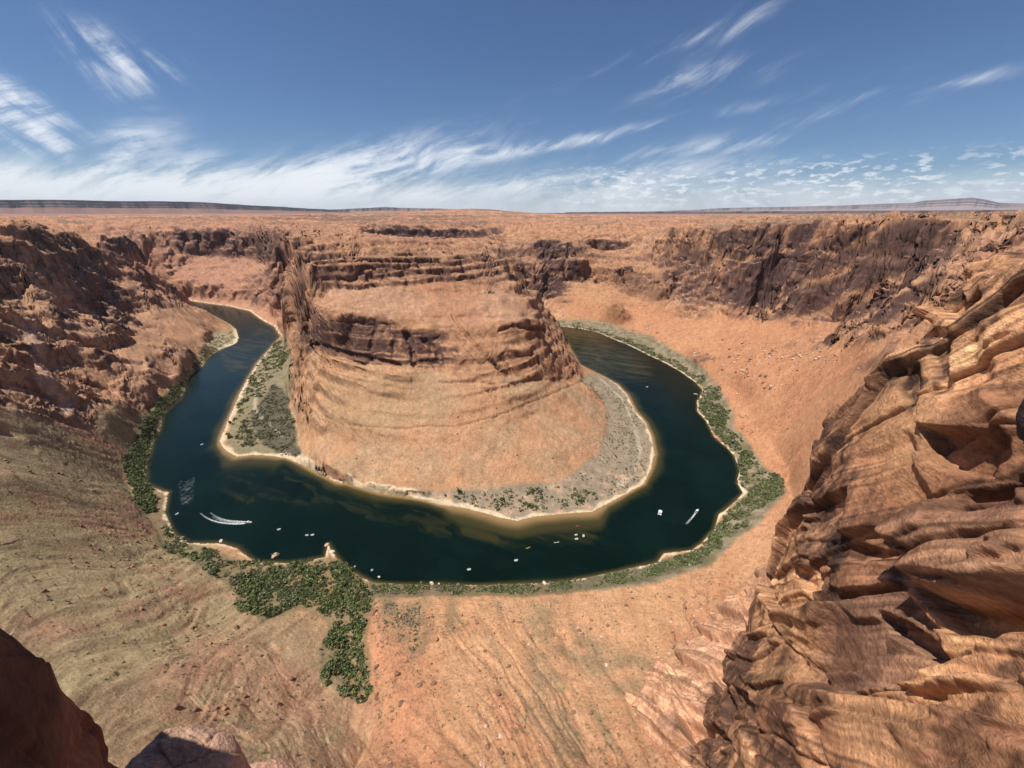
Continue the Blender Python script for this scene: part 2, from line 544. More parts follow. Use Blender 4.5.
# slot of the next bend, seen as a dark band on the plateau
RR((355, 231, 1900), (375, 235, 1880), (400, 238, 1850), (440, 241, 1820), (480, 238, 1850), (503, 234, 1900))
RR((360, 250, 2010), (440, 262, 1980), (500, 256, 2010))
RR((358, 225.5, 2110), (372, 225, 2110), (385, 226, 2100), (400, 227.5, 2090), (425, 229.5, 2080), (440, 230.5, 2090), (470, 230, 2110), (500, 229, 2150))
# plateau, ring after ring
RR((-300, 224, 3000), (0, 223, 3000), (100, 224, 3000), (300, 223.5, 3000), (500, 222.5, 3000), (700, 222, 3000), (900, 218, 3000), (1300, 216, 3000))
RR((-300, 219, 4700), (0, 218, 4700), (200, 218, 4700), (300, 216, 4700), (400, 214, 4700), (500, 213, 4700), (570, 216.5, 4700), (700, 217.5, 4700), (1000, 216, 4700), (1300, 215, 4700))
RR((640, 226, 2300), (800, 220, 2000), (950, 217.5, 1600), (1100, 216.5, 1300))
RR((150, 226.5, 2500), (300, 228, 2300))
# out of frame on both sides and below
W((400, -80, 290), (420, 100, 285), (520, 300, 282), (640, 480, 284))
W((200, 60, 150), (300, 200, 165), (360, 320, 165))
W((60, 30, 150), (0, 45, 125), (-60, 35, 130), (-140, 40, 140), (-300, 40, 150), (-420, 60, 190))
W((-450, 150, 190), (-560, 260, 235))

# ------------------------------------------------------------------ membrane through the curves on a log-polar grid
AZ0, AZ1 = R(-82), R(82)
STEP = R(0.16)
NA = int(round((AZ1 - AZ0) / STEP)) + 1
L0, L1 = math.log(45.0), math.log(5000.0)
NL = int(round((L1 - L0) / STEP)) + 1


def gidx(x, y):
    a = (np.arctan2(x, y) - AZ0) / STEP
    l = (0.5 * np.log(np.maximum(x * x + y * y, 1.0)) - L0) / STEP
    return a, l


def rast(poly3, S, N):
    for (x0, y0, z0), (x1, y1, z1) in zip(poly3[:-1], poly3[1:]):
        a0, l0 = gidx(np.float64(x0), np.float64(y0)); a1, l1 = gidx(np.float64(x1), np.float64(y1))
        n = int(max(abs(a1 - a0), abs(l1 - l0)) * 2) + 2
        t = np.linspace(0, 1, n)
        x = x0 + (x1 - x0) * t; y = y0 + (y1 - y0) * t; z = z0 + (z1 - z0) * t
        a, l = gidx(x, y)
        ai = np.round(a).astype(int); li = np.round(l).astype(int)
        ok = (ai >= 0) & (ai < NA) & (li >= 0) & (li < NL)
        np.add.at(S, (li[ok], ai[ok]), z[ok]); np.add.at(N, (li[ok], ai[ok]), 1)


S = np.zeros((NL, NA)); N = np.zeros((NL, NA))
for c in CV:
    rast(c, S, N)
ga = AZ0 + STEP * np.arange(NA)
gl = L0 + STEP * np.arange(NL)
GX = np.exp(gl)[:, None] * np.sin(ga)[None]
GY = np.exp(gl)[:, None] * np.cos(ga)[None]
inr = inpoly(GX, GY, RIVER)
shore = [(x, y, 0.0) for x, y in RIVER] + [(RIVER[0][0], RIVER[0][1], 0.0)]
S[inr] = 0; N[inr] = 0
Sr = np.zeros_like(S); Nr = np.zeros_like(N)
rast(shore, Sr, Nr)
S[inr] = -5.0; N[inr] = 1.0
k = Nr > 0
S[k] = 0.3; N[k] = 1.0


def solve(S, N, it, first=None):
    fixed = N > 0
    val = np.where(fixed, S / np.maximum(N, 1), 0)
    if min(S.shape) > 24:
        h, w = (S.shape[0] + 1) // 2 * 2, (S.shape[1] + 1) // 2 * 2
        Sp = np.zeros((h, w)); Np = np.zeros((h, w))
        Sp[:S.shape[0], :S.shape[1]] = val * fixed; Np[:S.shape[0], :S.shape[1]] = fixed
        c = solve(Sp.reshape(h // 2, 2, w // 2, 2).sum((1, 3)), Np.reshape(h // 2, 2, w // 2, 2).sum((1, 3)), it + 10)
        cc = np.repeat(np.repeat(c, 2, 0), 2, 1)[:S.shape[0], :S.shape[1]]
        f = cc
    else:
        f = np.full(S.shape, val[fixed].mean() if fixed.any() else 200.0)
    f = np.where(fixed, val, f)
    ii, jj = np.indices(f.shape)
    par = (ii + jj) & 1
    om = 1.75
    for k in range(it * 2):
        p = np.pad(f, 1, mode='edge')
        av = 0.25 * (p[:-2, 1:-1] + p[2:, 1:-1] + p[1:-1, :-2] + p[1:-1, 2:])
        upd = (~fixed) & (par == (k & 1))
        f = np.where(upd, f + om * (av - f), f)
    return f


H0 = solve(S, N, 22)
# soften creases away from the banks
near_w = Nr > 0
near_w |= inr
nw = near_w.astype(float)
for _ in range(8):
    p = np.pad(nw, 1, mode='edge')
    nw = np.maximum(nw, 0.25 * (p[:-2, 1:-1] + p[2:, 1:-1] + p[1:-1, :-2] + p[1:-1, 2:]) * 0.98)
Hs = H0.copy()
for _ in range(3):
    p = np.pad(Hs, 1, mode='edge')
    av = 0.25 * (p[:-2, 1:-1] + p[2:, 1:-1] + p[1:-1, :-2] + p[1:-1, 2:])
    Hs = Hs + (1 - np.clip(nw * 1.5, 0, 1)) * 0.8 * (av - Hs)
H0 = Hs
H0f = H0.astype(np.float32)
gz0, gz1 = np.gradient(H0, STEP)
rr = np.exp(gl)[:, None]
SL0 = np.hypot(gz0 / rr, gz1 / rr)
# broad slope field: how cliffy the neighbourhood is
cl = np.clip(SL0, 0, 2.5)
for _ in range(40):
    p = np.pad(cl, 1, mode='edge')
    cl = 0.25 * (p[:-2, 1:-1] + p[2:, 1:-1] + p[1:-1, :-2] + p[1:-1, 2:])
CLf = cl.astype(np.float32)
print('membrane', round(time.time() - T0, 1))


def bil(A, a, l):
    a = np.clip(a, 0, A.shape[1] - 1.001); l = np.clip(l, 0, A.shape[0] - 1.001)
    ai = a.astype(np.int32); li = l.astype(np.int32)
    fa = (a - ai).astype(np.float32); fl = (l - li).astype(np.float32)
    return ((A[li, ai] * (1 - fa) + A[li, ai + 1] * fa) * (1 - fl) + (A[li + 1, ai] * (1 - fa) + A[li + 1, ai + 1] * fa) * fl)


def zone(ring):
    """a stretch of country: ring of (px, py, height) corners turned into a plan polygon"""
    return [U(*p)[:2] for p in ring]


LEFT_ZONE = [(-1500, 1150), (-1250, 1250), (-1000, 1220), (-820, 1080), (-700, 850), (-600, 620), (-470, 420), (-400, 250), (-420, 60), (-900, 0)]
RIGHT_ZONE = [(250, 1000), (230, 1500), (500, 1500), (1100, 1000), (1100, 100), (420, 60), (360, 330), (480, 560), (460, 700), (330, 900)]
BUTTE_ZONE = [(-640, 1000), (-560, 860), (-440, 700), (-380, 560), (-270, 420), (0, 330), (150, 430), (160, 700), (180, 1000), (-60, 1350), (-300, 1650), (-760, 1500)]


LOOSE_ZONE = [(-900, 60), U(-120, 470, 130)[:2], UR(0, 424, 575)[:2], UR(50, 424, 630)[:2], UR(100, 424, 670)[:2], UR(148, 412, 760)[:2], UR(172, 394, 850)[:2], UR(190, 370, 975)[:2]] \
    + outer_w[11:] + [U(552, 316, 14)[:2], U(560, 305, 42)[:2], U(590, 301, 55)[:2], U(623, 311, 58)[:2], U(650, 320, 72)[:2], U(680, 320, 100)[:2], U(707, 318, 116)[:2], U(740, 320, 124)[:2],
       U(774, 322, 128)[:2], U(808, 334, 128)[:2], U(831, 340, 135)[:2], U(861, 354, 150)[:2], U(900, 380, 165)[:2], (420, 330), (330, 180), (200, 40), (0, 20)]


def soft_in(x, y, poly, w=50.0):
    """1 inside the polygon, fading over w metres beyond its edge"""
    ins = inpoly(x, y, poly)
    d = np.full(x.shape, 1e9, np.float32)
    n = len(poly)
    for i in range(n):
        x0, y0 = poly[i]; x1, y1 = poly[(i + 1) % n]
        dx, dy = x1 - x0, y1 - y0
        t = np.clip(((x - x0) * dx + (y - y0) * dy) / (dx * dx + dy * dy), 0, 1)
        d = np.minimum(d, np.hypot(x - x0 - t * dx, y - y0 - t * dy))
    return np.where(ins, 1.0, np.clip(1 - d / w, 0, 1)).astype(np.float32)


def terrace(z, per, sharp, x, y, seed, tilt=0.0):
    """strata: squeeze heights into ledges, the bed heights wandering slowly from place to place"""
    o = 0.9 * perlin2(x / 260, y / 260, seed) + tilt
    u = z / per + o
    f = np.floor(u); t = u - f
    hh = np.abs(np.sin(f * 12.9898 + seed)) % 1.0
    e = sharp * (0.35 + 0.65 * hh)
    t2 = np.clip((t - 0.5 * e) / np.maximum(1 - e, 0.05), 0, 1)
    t2 = t2 * t2 * (3 - 2 * t2)
    return (f + t2 - o) * per


def height(x, y):
    """final height of the land (before the fine 3D relief)"""
    x = x.astype(np.float32); y = y.astype(np.float32)
    r = np.hypot(x, y)
    a, l = gidx(x, y)
    base = bil(H0f, a, l)
    lo_z = soft_in(x + 14 * perlin2(x / 60, y / 60, 63), y + 14 * perlin2(x / 60, y / 60, 64), LOOSE_ZONE, 16)
    cliff = sstep(bil(CLf, a, l), 0.5, 1.0) * (1 - lo_z)
    bank = sstep(base, 2.0, 14.0)
    lz = soft_in(x, y, LEFT_ZONE, 40)
    rz = soft_in(x, y, RIGHT_ZONE, 60)
    # buttresses and joints: bend the plan of the cliffs
    bz = soft_in(x, y, BUTTE_ZONE, 30)
    wa = (4.0 + 12.0 * cliff * (1 - 0.65 * bz * (y < 1150))) * bank * np.clip(r / 700, 0.25, 1.8)
    wx = wa * (perlin2(x / 120, y / 120, 1) + 0.4 * perlin2(x / 47, y / 47, 2) + 0.10 * perlin2(x / 19, y / 19, 3))
    wy = wa * (perlin2(x / 120, y / 120, 4) + 0.4 * perlin2(x / 47, y / 47, 5) + 0.10 * perlin2(x / 19, y / 19, 6))
    ck_ = cliff > 0.03
    if ck_.any():
        for size, am_, sd in ((58.0, 26.0, 3), (24.0, 9.0, 5)):
            j1, j2 = joints(x[ck_], y[ck_], size, sd)
            k_ = (am_ * cliff * bank * (1 - 0.75 * bz * (y < 1150) * (base < 150)) * (1 - 0.4 * lz))[ck_] * np.clip(r[ck_] / 1100, 0.4, 1.5)
            wx[ck_] += j1 * k_; wy[ck_] += j2 * k_
    a, l = gidx(x + wx, y + wy)
    z = bil(H0f, a, l)
    # leaning slabs: saw-tooth ridges running down the walls
    def slabs(dirx, diry, per, seed):
        u = (x * dirx + y * diry) / per + 0.8 * perlin2(x / 130, y / 130, seed) + 0.25 * perlin2(x / 30, y / 30, seed + 1)
        f = np.floor(u); t = u - f
        amp = 0.35 + 0.65 * (np.abs(np.sin(f * 78.233 + seed)) % 1.0)
        return amp * np.where(t < 0.80, t / 0.80, (1 - t) / 0.20) - 0.4 * amp
    s1 = slabs(0.86, -0.5, 84.0, 11) * 24 + slabs(0.8, -0.6, 31.0, 13) * 6
    up = sstep(base, 60, 130)
    z = z + lz * (1 - lo_z) * (0.45 + 0.55 * cliff) * s1 * sstep(base, 25, 110) * (1 - sstep(base, 262, 300) * 0.7)
    s2 = slabs(0.45, 0.9, 66.0, 17) * 24 + slabs(0.5, 0.87, 21.0, 19) * 8
    z = z + rz * cliff * s2 * sstep(base, 45, 120) * (1 - sstep(base, 255, 285))
    rock = np.maximum(cliff, np.maximum(0.75 * sstep(base, 150, 205), 0.98 * bz * sstep(base, 165, 190)))
    rock = np.maximum(rock, 0.7 * lz * sstep(base, 40, 110))
    rock = np.maximum(rock, 0.55 * bz * sstep(base, 10, 30))
    rock = np.maximum(rock, 0.8 * sstep(r, 1150, 1400) * sstep(base, 12, 30)) * (1 - lo_z)
    # knobs and hollows of bare slickrock
    z = z + rock * bank * (1 - 0.6 * lz + 0.7 * bz * sstep(base, 110, 140) * (y < 1150)) * (7.0 * fbm2(x / 85, y / 85, 4, 21) + 4.0 * (fbm2(x / 36, y / 36, 3, 25, ridged=True) - 0.3)) * np.clip(r / 900, 0.35, 2.2)
    far = sstep(r, 1500, 3200)
    z = z + far * (16.0 * fbm2(x / 420, y / 420, 5, 29) + 8 * (fbm2(x / 900, y / 500, 4, 33, ridged=True) - 0.2))
    # strata ledges
    tz = terrace(z, 17.0, 0.85, x, y, 3)
    tz = 0.6 * tz + 0.4 * terrace(z, 6.3, 0.9, x, y, 5)
    bigt = terrace(z, 52.0, 0.72, x + 60, y, 9)
    z = z + (0.5 * cliff * bank * (1 - 0.5 * lz)) * (bigt - z)
    up_b = bz * sstep(base, 165, 185) * (1 - sstep(base, 222, 232))
    tz = tz + up_b * 0.8 * (terrace(z, 14.0, 0.95, x, y, 12) - tz)
    wt = (1 - 0.6 * lz) * np.clip(rock * bank * (0.55 + 0.4 * fbm2(x / 150, y / 150, 2, 37)), 0, 0.85) * (1 - 0.85 * bz * (1 - cliff) * (base < 95))
    z = z + wt * (tz - z)
    mid = sstep(r, 1100, 1800) * sstep(base, 195, 225) * (1 - sstep(r, 6000, 9000))
    z = z + mid * (20.0 * fbm2(x / 230, y / 110, 4, 65) + 12.0 * fbm2(x / 90, y / 60, 3, 67, ridged=True))
    wt2 = sstep(base, 190, 225) * (1 - sstep(r, 5000, 9000)) * 0.75
    z = z + wt2 * (terrace(z, 9.0, 0.92, x, y, 7) - z)
    # rills and fans on the loose slopes
    loose = (1 - rock) * bank
    th = np.arctan2(x - 60, y + 10)
    g = fbm2(th * 10 + 1.5 * perlin2(x / 110, y / 110, 41) + 0.3 * perlin2(x / 30, y / 30, 42), np.log(r + 60) * 1.6, 4, 43, ridged=True)
    z = z - loose * 1.7 * sstep(g, 0.3, 0.95) * sstep(base, 5, 40)
    z = z + loose * (1.5 * fbm2(x / 42, y / 42, 4, 47) + 0.45 * fbm2(x / 9, y / 9, 3, 51))
    lsl = lo_z * sstep(-x, 60, 160) * bank
    z = z - lsl * 1.6 * sstep(fbm2(x / 16 + 1.5 * perlin2(x / 70, y / 70, 71), y / 120, 4, 73, ridged=True), 0.25, 0.9)
    # uneven banks
    z = z + (1 - bank) * sstep(base, -1.0, 0.5) * 0.8 * fbm2(x / 13, y / 13, 3, 55) * (1 - sstep(base, 1.5, 4) * 0.3)
    # far plain: carried on to the horizon
    zf = 268 + 62 * np.exp(-((np.arctan2(x, y) + 0.10) / 0.14) ** 2) * np.exp(-((r - 5200) / 1500) ** 2) * 1.6 + 10 * fbm2(x / 2600, y / 2600, 4, 59) \
        + 16 * (1 - sstep(np.arctan2(x, y), -0.35, 0.15)) * fbm2(x / 900, y / 900, 4, 61)
    k = sstep(r, 4300, 6200)
    z = z * (1 - k) + zf * k
    return z, rock, cliff, loose, base


# ------------------------------------------------------------------ objects: helpers
def tag(o, label=None, cat=None, group=None, kind=None):
    if label: o['label'] = label
    if cat: o['category'] = cat
    if group: o['group'] = group
    if kind: o['kind'] = kind
    return o


def link(o, parent=None):
    scene.collection.objects.link(o)
    if parent is not None:
        o.parent = parent
    return o


def mesh_from(name, V, faces=None, loops=None, starts=None, totals=None, mat=None, smooth=True, attrs=None):
    me = bpy.data.meshes.new(name)
    V = np.asarray(V, np.float32)
    if faces is not None:
        faces = np.asarray(faces, np.int32)
        nf, k = faces.shape
        loops = faces.ravel(); starts = np.arange(nf, dtype=np.int32) * k; totals = np.full(nf, k, np.int32)
    me.vertices.add(len(V)); me.vertices.foreach_set('co', V.ravel())
    me.loops.add(len(loops)); me.loops.foreach_set('vertex_index', loops)
    me.polygons.add(len(starts)); me.polygons.foreach_set('loop_start', starts)
    me.polygons.foreach_set('loop_total', totals)
    me.update(calc_edges=True)
    me.polygons.foreach_set('use_smooth', np.full(len(starts), smooth))
    for an, av in (attrs or {}).items():
        av = np.asarray(av, np.float32)
        if av.ndim == 2:
            at = me.attributes.new(an, 'FLOAT_COLOR', 'POINT')
            c4 = np.ones((len(av), 4), np.float32); c4[:, :3] = av
            at.data.foreach_set('color', c4.ravel())
        else:
            at = me.attributes.new(an, 'FLOAT', 'POINT')
            at.data.foreach_set('value', av)
    if mat: me.materials.append(mat)
    me.validate()
    return me


def grid_faces(h, w):
    i = np.arange(h * w, dtype=np.int32).reshape(h, w)
    return np.stack([i[:-1, :-1], i[:-1, 1:], i[1:, 1:], i[1:, :-1]], -1).reshape(-1, 4)


def grid_normals(P):
    du = np.gradient(P, axis=1); dv = np.gradient(P, axis=0)
    n = np.cross(du, dv)
    n /= np.maximum(np.linalg.norm(n, axis=2, keepdims=True), 1e-9)
    return n


def rock_mat(name, bump_scale=1.0, bump=0.5, grain=0.25, layered=0.0):
    m = bpy.data.materials.new(name)
    m.use_nodes = True
    g = NT(m.node_tree)
    bs = m.node_tree.nodes['Principled BSDF']
    at = g.n('ShaderNodeAttribute', attribute_name='tone')
    geo = g.n('ShaderNodeNewGeometry')
    pos = geo.outputs['Position']
    n1 = g.noise(pos, 0.55 * bump_scale, 8.0, 0.62)
    n2 = g.noise(pos, 0.07 * bump_scale, 6.0, 0.6)
    n3 = g.noise(pos, 0.17 * bump_scale, 5.0, 0.65)
    v = g.m('ADD', g.ramp(n1, 0.25, 0.75, 1 - grain, 1 + grain, False), g.ramp(n2, 0.3, 0.7, -0.12, 0.12, False))
    v = g.m('ADD', v, g.ramp(n3, 0.3, 0.7, -0.13, 0.13, False))
    sc = g.vm('SCALE', at.outputs['Color'])
    sc.node.inputs['Scale'].default_value = 1.0
    g.link(v, sc.node.inputs['Scale'])
    g.link(sc, bs.inputs['Base Color'])
    bs.inputs['Roughness'].default_value = 0.92
    bs.inputs['Specular IOR Level'].default_value = 0.18
    hgt = g.m('ADD', n1, g.m('MULTIPLY', n3, 1.6))
    if layered:
        mp = g.n('ShaderNodeMapping')
        g.link(pos, mp.inputs[0])
        mp.inputs['Scale'].default_value = (0.3, 0.3, 3.0)
        hgt = g.m('ADD', hgt, g.m('MULTIPLY', g.noise(mp.outputs[0], 0.9 * bump_scale, 6.0, 0.6), layered))
    b = g.n('ShaderNodeBump')
    b.inputs['Strength'].default_value = bump
    b.inputs['Distance'].default_value = 1.0 / bump_scale
    g.link(hgt, b.inputs['Height'])
    g.link(b.outputs[0], bs.inputs['Normal'])
    return m


# ------------------------------------------------------------------ the land as one sheet, finer where it is near or steep
u_in = np.arange(-1.47, 1.47, 0.0030)
u_out = np.geomspace(1.475, 7.0, 46)
uu = np.concatenate([-u_out[::-1], u_in, u_out])
COLS = np.arctan(uu)
NC = len(COLS)
lf = np.arange(math.log(46.0), math.log(44000.0), 0.0024)
rf = np.exp(lf)
NR = 900
NF = len(lf)
X = (np.sin(COLS)[None, :] * rf[:, None]).astype(np.float32)
Y = (np.cos(COLS)[None, :] * rf[:, None]).astype(np.float32)
HZ = np.empty(X.shape, np.float32); ROCK = HZ.copy(); CLI = HZ.copy(); BASE = HZ.copy()
for s in range(0, NC, 128):
    e = min(NC, s + 128)
    z, ro, cf, lo, ba = height(X[:, s:e], Y[:, s:e])
    HZ[:, s:e] = z; ROCK[:, s:e] = ro; CLI[:, s:e] = cf; BASE[:, s:e] = ba
print('height', round(time.time() - T0, 1))
dz = np.diff(HZ, axis=0); dr = np.diff(rf)[:, None]
rm = 0.5 * (rf[1:] + rf[:-1])[:, None]; hm = 0.5 * (HZ[1:] + HZ[:-1]) - CAMZ
D2 = rm * rm + hm * hm
w = np.abs(dz * rm - dr * hm) / D2 + 0.16 * np.hypot(dz, dr) / np.sqrt(D2)
cw = np.concatenate([np.zeros((1, NC), np.float32), np.cumsum(w, 0)], 0)
cw /= cw[-1:]
# smooth the sampling between neighbouring columns so that quads stay regular
ker = np.exp(-0.5 * (np.arange(-6, 7) / 3.0) ** 2); ker /= ker.sum()
cp = np.pad(cw, ((0, 0), (6, 6)), mode='edge')
cw = sum(ker[i] * cp[:, i:i + NC] for i in range(13))
tg = np.linspace(0, 1, NR)
LR = np.empty((NR, NC))
PZ = np.empty((NR, NC)); PR = PZ.copy(); PC = PZ.copy(); PB = PZ.copy()
for c in range(NC):
    q = np.interp(tg, cw[:, c], np.arange(NF))
    LR[:, c] = np.interp(q, np.arange(NF), lf)
    for A, Bm in ((PZ, HZ), (PR, ROCK), (PC, CLI), (PB, BASE)):
        A[:, c] = np.interp(q, np.arange(NF), Bm[:, c])
rr_ = np.exp(LR)
P = np.stack([np.sin(COLS)[None] * rr_, np.cos(COLS)[None] * rr_, PZ], -1)
del X, Y, HZ, ROCK, CLI, BASE, D2, w, cw, cp
Nn = grid_normals(P)
if Nn[..., 2].mean() < 0:
    Nn = -Nn
def soften(A, n=1):
    for _ in range(n):
        A = A.copy()
        A[1:-1] = 0.25 * (A[:-2] + A[2:]) + 0.5 * A[1:-1]
        A[:, 1:-1] = 0.25 * (A[:, :-2] + A[:, 2:]) + 0.5 * A[:, 1:-1]
    return A


# fine relief, pushed out along the surface
dist = np.sqrt((P[..., 0] ** 2 + P[..., 1] ** 2 + (P[..., 2] - CAMZ) ** 2))
px_, py_ = P[..., 0], P[..., 1]
lod = np.clip(dist / 450.0, 0.55, 3.0)
steep = sstep(1 - Nn[..., 2], 0.12, 0.5)
rk = PR * sstep(PB, 3, 14) * (1 - sstep(dist, 3000, 6000))
q = P / 24.0
d1 = fbm3(q[..., 0], q[..., 1], q[..., 2] * 1.6, 4, 71, ridged=True)
q2 = P / 7.0
d2 = fbm3(q2[..., 0], q2[..., 1], q2[..., 2] * 2.2, 3, 77)


def hsh_(i, k=0.0):
    return (np.abs(np.sin(i * 12.9898 + k)) * 43758.5) % 1.0


def beds(zz, per, k):
    """stepped strata: every bed stands out by its own amount, thin recess at the joint"""
    u = zz / per
    f = np.floor(u); t = u - f
    a = hsh_(f, k); b = hsh_(f + 1, k)
    s_ = sstep(t, 0.86, 1.0)
    return a + (b - a) * s_ - 0.35 * np.exp(-((t - 0.93) / 0.06) ** 2)


wz = P[..., 2] + 7 * perlin3(P[..., 0] / 90, P[..., 1] / 90, P[..., 2] / 90, 81) + 0.8 * d2
lay = beds(wz, 7.0, 1.0) * 1.3 + beds(wz, 2.6, 2.0) * 0.6 - 0.95
jx = 0.25 * perlin3(P[..., 0] / 18, P[..., 1] / 18, P[..., 2] / 40, 85)
ID, E, CT = worley((P[..., 0] / 34 + jx).ravel(), (P[..., 1] / 34 + jx).ravel(), (P[..., 2] / 60).ravel(), 3)
ID = ID.reshape(dist.shape); E = E.reshape(dist.shape); CT = CT.reshape(P.shape)
tl1 = np.stack([hsh_(ID, 3.0) - .5, hsh_(ID, 4.0) - .5, (hsh_(ID, 5.0) - .5) * 0.8], -1)
blk = 6.0 * (hsh_(ID) - 0.5) + 11.0 * (CT * tl1).sum(-1)
crack = 1 - sstep(E, 0.0, 0.09)
ID2, E2, CT = worley((P[..., 0] / 12 + jx * 2).ravel(), (P[..., 1] / 12 - jx).ravel(), (P[..., 2] / 13).ravel(), 5)
ID2 = ID2.reshape(dist.shape); E2 = E2.reshape(dist.shape); CT = CT.reshape(P.shape)
tl1 = np.stack([hsh_(ID2, 3.0) - .5, hsh_(ID2, 4.0) - .5, (hsh_(ID2, 5.0) - .5)], -1)
blk2 = 2.2 * (hsh_(ID2) - 0.5) + 3.6 * (CT * tl1).sum(-1)
crack2 = 1 - sstep(E2, 0.0, 0.10)
blk, blk2 = soften(blk), soften(blk2)
del CT, tl1
flatk = 0.40 + 0.60 * steep
SX, SY = project(P)
smz = soft_in(SX.astype(np.float32), SY.astype(np.float32), [(440, 322), (545, 316), (604, 380), (614, 440), (560, 486), (330, 480), (292, 440), (300, 365), (420, 382), (452, 366)], 8)
lodb = np.clip(lod, 0.55, 1.25 + 1.3 * sstep(dist, 1150, 1700))
disp = rk * (1 - 0.45 * smz) * (0.9 * d1 * flatk + 0.45 * d2 + 1.5 * lay * (0.25 + 0.75 * steep + 0.14 * smz) + (1 - 0.35 * (px_ < -430) * (dist < 1500)) * (blk + 0.8 * blk2 * sstep(perlin3(P[..., 0] / 80, P[..., 1] / 80, P[..., 2] / 50, 86), -0.3, 0.3)) * (0.06 + 0.80 * steep) * lodb / lod
             - 1.5 * crack * flatk - 0.5 * crack2 * flatk) * lod
loose = (1 - PR) * sstep(PB, 2, 10)
rockfall = sstep(perlin2(px_ / 120, py_ / 120, 91), -0.1, 0.5)
stones = np.clip(fbm2(px_ / 3.2, py_ / 3.2, 3, 87) - 0.22, 0, 1) * (0.3 + 0.7 * rockfall)
disp = disp + loose * (stones * 2.2 + 0.35 * d2) * np.clip(lod, 0.7, 1.5)
SX, SY = project(P)


def line_px(pts, w):
    out = np.zeros(SX.shape, np.float32)
    xs = [p[0] for p in pts]; ys = [p[1] for p in pts]
    k = (SX > min(xs) - 8) & (SX < max(xs) + 8) & (SY > min(ys) - 8) & (SY < max(ys) + 8)
    d = seg_dist(SX[k] + 1.5 * d2[k], SY[k] + 1.5 * d1[k], pts)
    out[k] = 1 - sstep(d, w * 0.4, w)
    return out


def seg_dist(a, b, pts):
    d = np.full(a.shape, 1e9)
    for (x0, y0), (x1, y1) in zip(pts[:-1], pts[1:]):
        dx, dy = x1 - x0, y1 - y0
        t = np.clip(((a - x0) * dx + (b - y0) * dy) / (dx * dx + dy * dy + 1e-9), 0, 1)
        d = np.minimum(d, np.hypot(a - x0 - t * dx, b - y0 - t * dy))
    return d


# joints and ledges one can point at on the butte
cut = np.zeros(dist.shape, np.float32)
for pts, w_, dep in (([(453, 316), (464, 332), (478, 348), (492, 362), (507, 376)], 2.4, 4.5), ([(500, 331), (512, 327), (530, 329), (545, 330)], 2.6, 5.0),
                     ([(330, 424), (370, 428), (407, 430), (423, 427)], 1.4, 1.7), ([(423, 427), (457, 428), (483, 421), (507, 413), (533, 403), (547, 397), (587, 380)], 1.4, 1.8),
                     ([(330, 306), (390, 314), (440, 318), (500, 316), (545, 318)], 1.6, 1.8), ([(335, 288), (400, 292), (470, 292), (530, 294)], 1.5, 1.6),
                     ([(440, 383), (500, 384), (570, 379)], 1.6, 2.0), ([(406, 335), (412, 345), (414, 364)], 4.0, 6.0), ([(310, 343), (345, 354), (375, 360), (400, 366)], 3.0, 4.5), ([(425, 342), (438, 350), (440, 360)], 4.0, 4.5),
                     ([(303, 305), (340, 314), (390, 320), (420, 331), (447, 346)], 3.2, -4.5), ([(300, 262), (340, 258), (380, 262), (440, 262)], 2.0, 5.0), ([(360, 275), (400, 270), (450, 276)], 2.0, 3.0),
                     ([(470, 384), (500, 398), (540, 420), (570, 448)], 1.3, 1.5), ([(330, 395), (360, 420), (380, 450), (392, 480)], 1.3, 1.5), ([(300, 400), (340, 418), (360, 440)], 1.6, 1.6)):
    cut = np.where(cut > 0.01, np.maximum(cut, dep * line_px(pts, w_)), dep * line_px(pts, w_))
disp = disp - cut * (PB > 6)
P = P + Nn * disp[..., None]
wet = PB < 1.2
P[..., 2] = np.where((PB < -0.5), np.minimum(P[..., 2], -1.0), P[..., 2])
Nn = grid_normals(P)
if Nn[..., 2].mean() < 0:
    Nn = -Nn
print('relief', round(time.time() - T0, 1))

SX, SY = project(P)
x, y, z = P[..., 0], P[..., 1], P[..., 2]
nz = Nn[..., 2]
bnA = fbm2(x / 65, y / 65, 4, 101); bnB = fbm2(x / 260, y / 260, 4, 105); bnC = fbm2(x / 14, y / 14, 3, 109)
bnD = fbm3(x / 30, y / 30, z / 18, 4, 113)
wpx = 15 * fbm2(x / 38, y / 38, 5, 117, 0.6); wpy = 9 * fbm2(x / 38, y / 38, 5, 121, 0.6)
WPX, WPY = wpx, wpy


def place(ring, soft=6.0, warp=1.0):
    """a patch of ground at the spot where the photo shows it; ragged by ground-fixed noise"""
    xs = [p[0] for p in ring]; ys = [p[1] for p in ring]
    out = np.zeros(SX.shape, np.float32)
    mg = soft + 24
    k = (SX > min(xs) - mg) & (SX < max(xs) + mg) & (SY > min(ys) - mg) & (SY < max(ys) + mg)
    out[k] = soft_in((SX + wpx * warp)[k], (SY + wpy * warp)[k], ring, soft)
    return out


def C(*c):
    return np.array(c, np.float32)


def mixc(a, b, t):
    return a + (b - a) * t[..., None]


